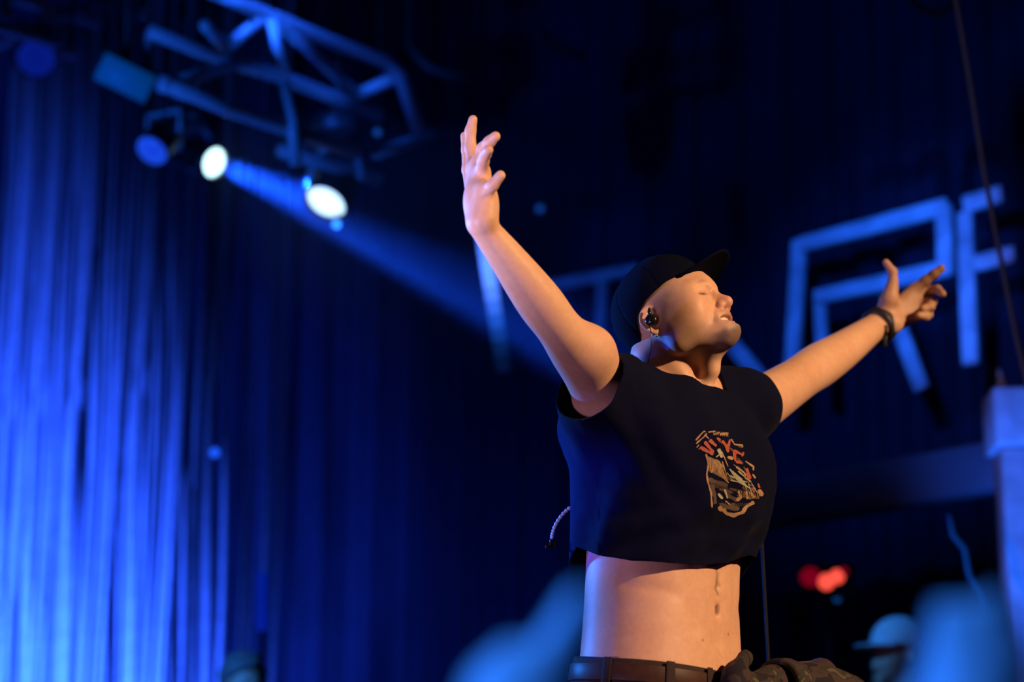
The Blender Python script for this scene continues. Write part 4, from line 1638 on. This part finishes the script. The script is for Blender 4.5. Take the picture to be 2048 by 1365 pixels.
# ------------------------------------------------------------------ right wing: pole with speaker, ropes, cables
M_GREYBLUE = mat('pale_grey_paint', (.35, .36, .40), .6, noise=(12, .3))
wp = J(2022, 1000, 6.7)
tower = empty('speaker_pole', np.array([wp[0], wp[1], STAGE_Z]))
tag(tower, 'pale square pole at the picture edge carrying a pale box', 'pole')
top_ = J(2022, 905, 6.7)
MB().box(np.array([wp[0] + .03, wp[1], (STAGE_Z + top_[2]) / 2]), RT * .062, (0, .06, 0), Z * (top_[2] - STAGE_Z) / 2).build('post', M_GREYBLUE, tower, bevel=.006)
bc = J(2030, 845, 6.7)
MB().box(bc, RT * .075, (0, .09, 0), Z * .085).build('box', M_GREYBLUE, tower, bevel=.008)
MB().tube([bc - RT * .03 + Z * .08, J(2004, 770, 6.65), J(1998, 738, 6.65)], [.012, .012, .006], 8).build('bracket', M_GREYBLUE, tower, True)
M_ROPE = mat('grey_rope', (.10, .13, .16), .8)
up6 = J(1880, -240, 5.6); up6[2] = 8.47
ropep = [up6, J(1895, -120, 5.6), J(1912, 0, 5.6), J(1938, 150, 5.6), J(1966, 330, 5.6), J(1998, 500, 5.6), J(2030, 660, 5.6), J(2075, 860, 5.6)]
rp = MB().tube(ropep, .0065, 8).build('rigging_rope', M_ROPE, None, True)
tag(rp, 'thin slack rigging rope sloping down past the letter F', 'rope')
up7, up8 = J(1790, -40, 6.8), J(1908, -40, 6.8)
up7[2] = up8[2] = 8.47
cb2 = MB().tube([up7, J(1800, -40, 6.8), J(1828, 2, 6.8), J(1848, 22, 6.8), J(1880, 28, 6.8), J(1906, 10, 6.8), J(1908, -40, 6.8), up8], .012, 8).build('looped_cable', M_ROPE, None, True)
tag(cb2, 'loop of cable hanging into the top edge above the letters', 'cable')
cb3 = MB().tube([J(1900, 1030, 6.4), J(1906, 1070, 6.4), J(1930, 1100, 6.4), J(1938, 1150, 6.4), J(1962, 1190, 6.4), J(1975, 1240, 6.4)], .007, 8).build('drooping_cable', mat('green_cable', (.015, .06, .06), .7, spec=.1), None, True)
tag(cb3, 'greenish cable drooping beside the pale pole', 'cable')
cb4 = MB().tube([J(1512, 860, 4.35), J(1518, 950, 4.35), J(1524, 1090, 4.35), J(1531, 1220, 4.35), J(1538, 1345, 4.35), np.append(J(1540, 1365, 4.35)[:2], STAGE_Z)], .0030, 8).build('microphone_cable', mat('violet_black_cable', (.012, .010, .018), .6, spec=.1), None, True)
tag(cb4, 'thin dark cable hanging straight down behind the chest of the singer', 'cable')
up5 = J(815, 90, 8.2); up5[2] = 8.47
cb5 = MB().tube([up5, J(815, 90, 8.2), J(836, 115, 8.2), J(860, 138, 8.2), J(900, 152, 8.2), J(960, 158, 8.2)], .015, 8).build('curved_pipe', M_FIXTURE, None, True)
tag(cb5, 'short curved pipe in the dark between truss and raised hand', 'pipe')

# ------------------------------------------------------------------ other people
M_SKIN2 = mat('plain_skin', (.52, .27, .18), .55, noise=(30, .12))
M_TEE2 = mat('grey_cotton', (.10, .11, .14), .85, noise=(30, .2))
M_HAT = mat('pale_cap_cotton', (.55, .60, .66), .85, noise=(60, .1))
M_HAIR = mat('dark_hair', (.10, .08, .07), .7, noise=(80, .3))
M_JEAN2 = mat('dark_jeans', (.03, .035, .05), .8, noise=(40, .3))


def bystander(label, head_top, yaw, floor_z, hat, group=None):
    """standing person; head_top = top of the head, yaw 0 faces the camera"""
    hgt = head_top[2] - floor_z
    F_ = np.array([math.sin(yaw), -math.cos(yaw), 0]); L_ = np.array([math.cos(yaw), math.sin(yaw), 0])
    M_ = np.stack([L_, F_, Z], 1)
    O_ = np.array([head_top[0], head_top[1], floor_z])
    k = hgt / 1.75
    s = Solid().frame(M_, O_)
    S_ = lambda *q: tuple(np.array(q) * k)
    s.ell(S_(0, 0, 1.665), v3(S_(.074, .092, .085)), .01)
    s.ell(S_(0, .045, 1.60), v3(S_(.055, .055, .080)), .03)
    s.cap(S_(0, .085, 1.62), S_(0, .108, 1.585), .009, .012, .012)
    s.cap(S_(-.02, .095, 1.545), S_(.02, .095, 1.545), .007, .007, .008)
    s.cap(S_(0, .075, 1.515), S_(0, .080, 1.515), .016, .016, .02)
    for q in (-1, 1):
        s.ell(S_(q * .032, .088, 1.632), v3(S_(.014, .010, .009)), .006, 's')
        s.ell(S_(q * .076, -.005, 1.615), v3(S_(.008, .018, .030)), .005)
    s.cap(S_(0, -.015, 1.55), S_(0, -.02, 1.44), .055 * k, .06 * k, .02)
    s.ell(S_(0, 0, 1.22), v3(S_(.175, .11, .24)), .05)
    s.ell(S_(0, 0, .98), v3(S_(.16, .11, .15)), .06)
    for q in (-1, 1):
        s.cap(S_(0, -.02, 1.44), S_(q * .19, -.01, 1.40), .045 * k, .055 * k, .04)
        s.limb([S_(q * .20, 0, 1.39), S_(q * .245, -.01, 1.12), S_(q * .24, .08, .88)], [.052 * k, .042 * k, .030 * k], .03, 3)
        s.chains([([S_(q * .24, .08, .88), S_(q * (.235 - .012 * f), .10 + .012 * f, .80), S_(q * (.225 - .010 * f), .10 + .014 * f, .72 + .012 * abs(f - 1.5))], [.020, .010, .008]) for f in range(4)]
                 + [([S_(q * .235, .09, .87), S_(q * .205, .12, .82), S_(q * .195, .13, .78)], [.016, .010, .008])], .012)
        s.limb([S_(q * .09, 0, .92), S_(q * .10, .015, .50), S_(q * .10, -.01, .10)], [.088 * k, .062 * k, .045 * k], .03, 3)
        s.limb([S_(q * .10, -.04, .045), S_(q * .11, .14, .035)], [.042 * k, .032 * k], .02, 2)
    s.frame()
    v_, q_ = s.mesh(.012)
    v_, q_ = largest_piece(v_, q_)
    p_ = mesh_np('person', v_, q_, M_SKIN2, origin=O_)
    tag(p_, label, 'person', group)
    # clothes: grown copies of the body surface
    t_ = tri(q_)
    n_ = vnormals(v_, t_)
    l_ = (v_ - O_) @ M_ / k

    def cloth(name, m_, keep, grow):
        vv, tt = clip_tris(v_ + n_ * grow, t_, keep(l_))
        return mesh_np(name, vv, tt, m_, p_, origin=vv.mean(0))
    cloth('t_shirt', M_TEE2, lambda l: np.minimum(np.minimum(1.47 - l[:, 2], l[:, 2] - .90), .30 - np.abs(l[:, 0]) + np.maximum(0, l[:, 2] - 1.15) * 2 - .08 * (l[:, 2] < 1.0)), .012)
    cloth('trousers', M_JEAN2, lambda l: np.minimum(.94 - l[:, 2], np.minimum(l[:, 2] - .08, .19 - np.abs(l[:, 0]))), .014)
    h_ = Solid().frame(M_, O_)
    h_.ell(S_(0, -.004, 1.672), v3(S_(.083, .102, .092)), .01)
    h_.frame()
    hv, hq = h_.mesh(.008)
    ht = tri(hq)
    hl_ = (hv - O_) @ M_ / k
    if hat:
        hv, ht = clip_tris(hv, ht, hl_[:, 2] - 1.655 - .10 * (hl_[:, 1]))
        c_ = mesh_np('cap', hv, ht, M_HAT, p_, origin=hv.mean(0))
        solidify(c_, .003, 1)
        bv_ = []
        for i in range(15):
            a_ = -1 + 2 * i / 14
            for j in range(7):
                b_ = j / 6
                x_ = .072 * a_
                y_ = .098 * math.sqrt(1 - (a_ * .85) ** 2) + .075 * math.sqrt(max(0, 1 - abs(a_) ** 2.4)) * b_
                bv_.append(O_ + M_ @ (np.array([x_, y_, 1.668 - .012 * b_ - .9 * x_ * x_ * 1.2]) * k))
        vz = mesh_np('visor', np.array(bv_), grid_faces(15, 7), M_HAT, c_, origin=np.mean(bv_, axis=0))
        solidify(vz, .004, 0)
    else:
        hv, ht = clip_tris(hv, ht, hl_[:, 2] - 1.645 - .55 * np.maximum(hl_[:, 1], -.08))
        hv = hv + vnormals(hv, ht) * (.006 * vnoise(hv, 60, 3))[:, None]
        c_ = mesh_np('hair', hv, ht, M_HAIR, p_, origin=hv.mean(0))
        solidify(c_, .003, 1)
    return p_


bystander('crew member in a pale peaked cap standing far behind, facing away to the side', J(1795, 1243, 7.2), R(-62), STAGE_Z, True)
bystander('dark-haired person whose head just shows at the bottom edge by the string curtain', J(487, 1312, 7.8), R(40), STAGE_Z, False)


def audience_member(label, wrist, tips, elbow, head_c, thumb):
    """someone in the pit, head below the frame, one hand raised; tips: list of (base, mid, tip)"""
    s = Solid()
    base = np.array([head_c[0], head_c[1], 0])
    sh = head_c + np.array([.17 if elbow[0] > head_c[0] else -.17, 0, -.26])
    other = head_c + np.array([-.17 if elbow[0] > head_c[0] else .17, 0, -.26])
    s.ell(head_c, (.078, .095, .115), .01)
    s.cap(head_c + [0, .07, .02], head_c + [0, .105, -.02], .010, .014, .012)
    s.cap(head_c, head_c + [0, -.02, -.20], .055, .06, .03)
    s.cap(head_c + [0, -.02, -.22], sh, .05, .055, .04)
    s.cap(head_c + [0, -.02, -.22], other, .05, .055, .04)
    hz_ = head_c[2]
    s.ell((head_c[0], head_c[1] - .02, hz_ - .46), (.175, .115, .25), .05)
    s.ell((head_c[0], head_c[1] - .02, hz_ - .70), (.16, .11, .15), .06)
    for q in (-1, 1):
        s.limb([(head_c[0] + q * .09, head_c[1] - .02, hz_ - .75), (head_c[0] + q * .10, head_c[1], hz_ * .30), (head_c[0] + q * .10, head_c[1] - .02, .09)], [.088, .062, .045], .03, 3)
        s.limb([(head_c[0] + q * .10, head_c[1] - .04, .045), (head_c[0] + q * .11, head_c[1] + .15, .035)], [.042, .032], .02, 2)
    s.limb([other, other + [0, 0, -.28], other + [0, .14, -.46]], [.05, .042, .030], .03, 3)
    s.limb([sh, elbow, elbow * .5 + wrist * .5, wrist], [.052, .042, .040, .028], .03, 4)
    for b_, m_, t_ in tips:
        s.cap(wrist, b_, .022, .013, .016)
    s.chains([([b_, m_, t_], [.0125, .0105, .0085]) for b_, m_, t_ in tips] + [([wrist * .7 + tips[0][0] * .3, thumb[0], thumb[1]], [.017, .013, .010])], .010)
    v_, q_ = s.mesh(.0075)
    v_, q_ = largest_piece(v_, q_)
    p_ = mesh_np('person', v_, q_, M_SKIN2, origin=base)
    tag(p_, label, 'person', 'people in the front row')
    t2 = tri(q_); n2_ = vnormals(v_, t2)
    vv, tt = clip_tris(v_ + n2_ * .012, t2, np.minimum(np.minimum(hz_ - .20 - v_[:, 2], v_[:, 2] - (hz_ - .85)), .21 - np.abs(v_[:, 0] - head_c[0])))
    mesh_np('t_shirt', vv, tt, M_TEE2, p_, origin=vv.mean(0))
    vv, tt = clip_tris(v_ + n2_ * .014, t2, np.minimum(np.minimum(hz_ - .80 - v_[:, 2], v_[:, 2] - .08), .19 - np.abs(v_[:, 0] - head_c[0])))
    mesh_np('trousers', vv, tt, M_JEAN2, p_, origin=vv.mean(0))
    return p_


YF = 1.22
audience_member('front-row fan raising one hand, a blurred blue shape before the waist of the singer',
                J(1010, 1560, YF),
                [(J(1075, 1400, YF), J(1120, 1290, YF), J(1160, 1195, YF)), (J(1050, 1395, YF), J(1090, 1330, YF), J(1110, 1270, YF)),
                 (J(1015, 1400, YF), J(1025, 1345, YF), J(1028, 1300, YF)), (J(980, 1420, YF), J(980, 1375, YF), J(985, 1340, YF))],
                J(960, 2250, YF - .10), np.array([-.22, 1.05, 1.42]), (J(1090, 1500, YF), J(1130, 1440, YF)))
audience_member('front-row fan raising one hand, a blurred blue shape in the bottom corner',
                J(1940, 1500, YF),
                [(J(1900, 1370, YF), J(1895, 1300, YF), J(1890, 1235, YF)), (J(1930, 1355, YF), J(1935, 1290, YF), J(1945, 1230, YF)),
                 (J(1965, 1355, YF), J(1980, 1280, YF), J(1992, 1210, YF)), (J(1990, 1385, YF), J(2020, 1330, YF), J(2040, 1290, YF))],
                J(1960, 2250, YF - .10), np.array([.50, 1.05, 1.42]), (J(1880, 1440, YF), J(1850, 1400, YF)))

# ------------------------------------------------------------------ haze over the stage and the beam in it
haze_m = bpy.data.materials.new('stage_haze')
haze_m.use_nodes = True
nt = haze_m.node_tree
nt.nodes.clear()
out = nt.nodes.new('ShaderNodeOutputMaterial')
vs = nt.nodes.new('ShaderNodeVolumeScatter')
vs.inputs['Density'].default_value = 0.10
vs.inputs['Anisotropy'].default_value = 0.2
vs.inputs['Color'].default_value = (.9, .95, 1, 1)
nt.links.new(vs.outputs['Volume'], out.inputs['Volume'])
hz = MB().lathe(LA, aim1, [(.03, .05), (.10, .20), (.6, .34), (1.2, .46), (1.6, .36), (1.85, .05)], 24).build('haze', haze_m, None, True)
tag(hz, 'drifting stage haze lit blue by the beam of the white-cyan lamp', 'haze', kind='stuff')
spot('moving_light_beam', LA + aim1 * .02, LA + aim1 * 3, 2600, (.006, .07, 1.0), 15, .5, .03)
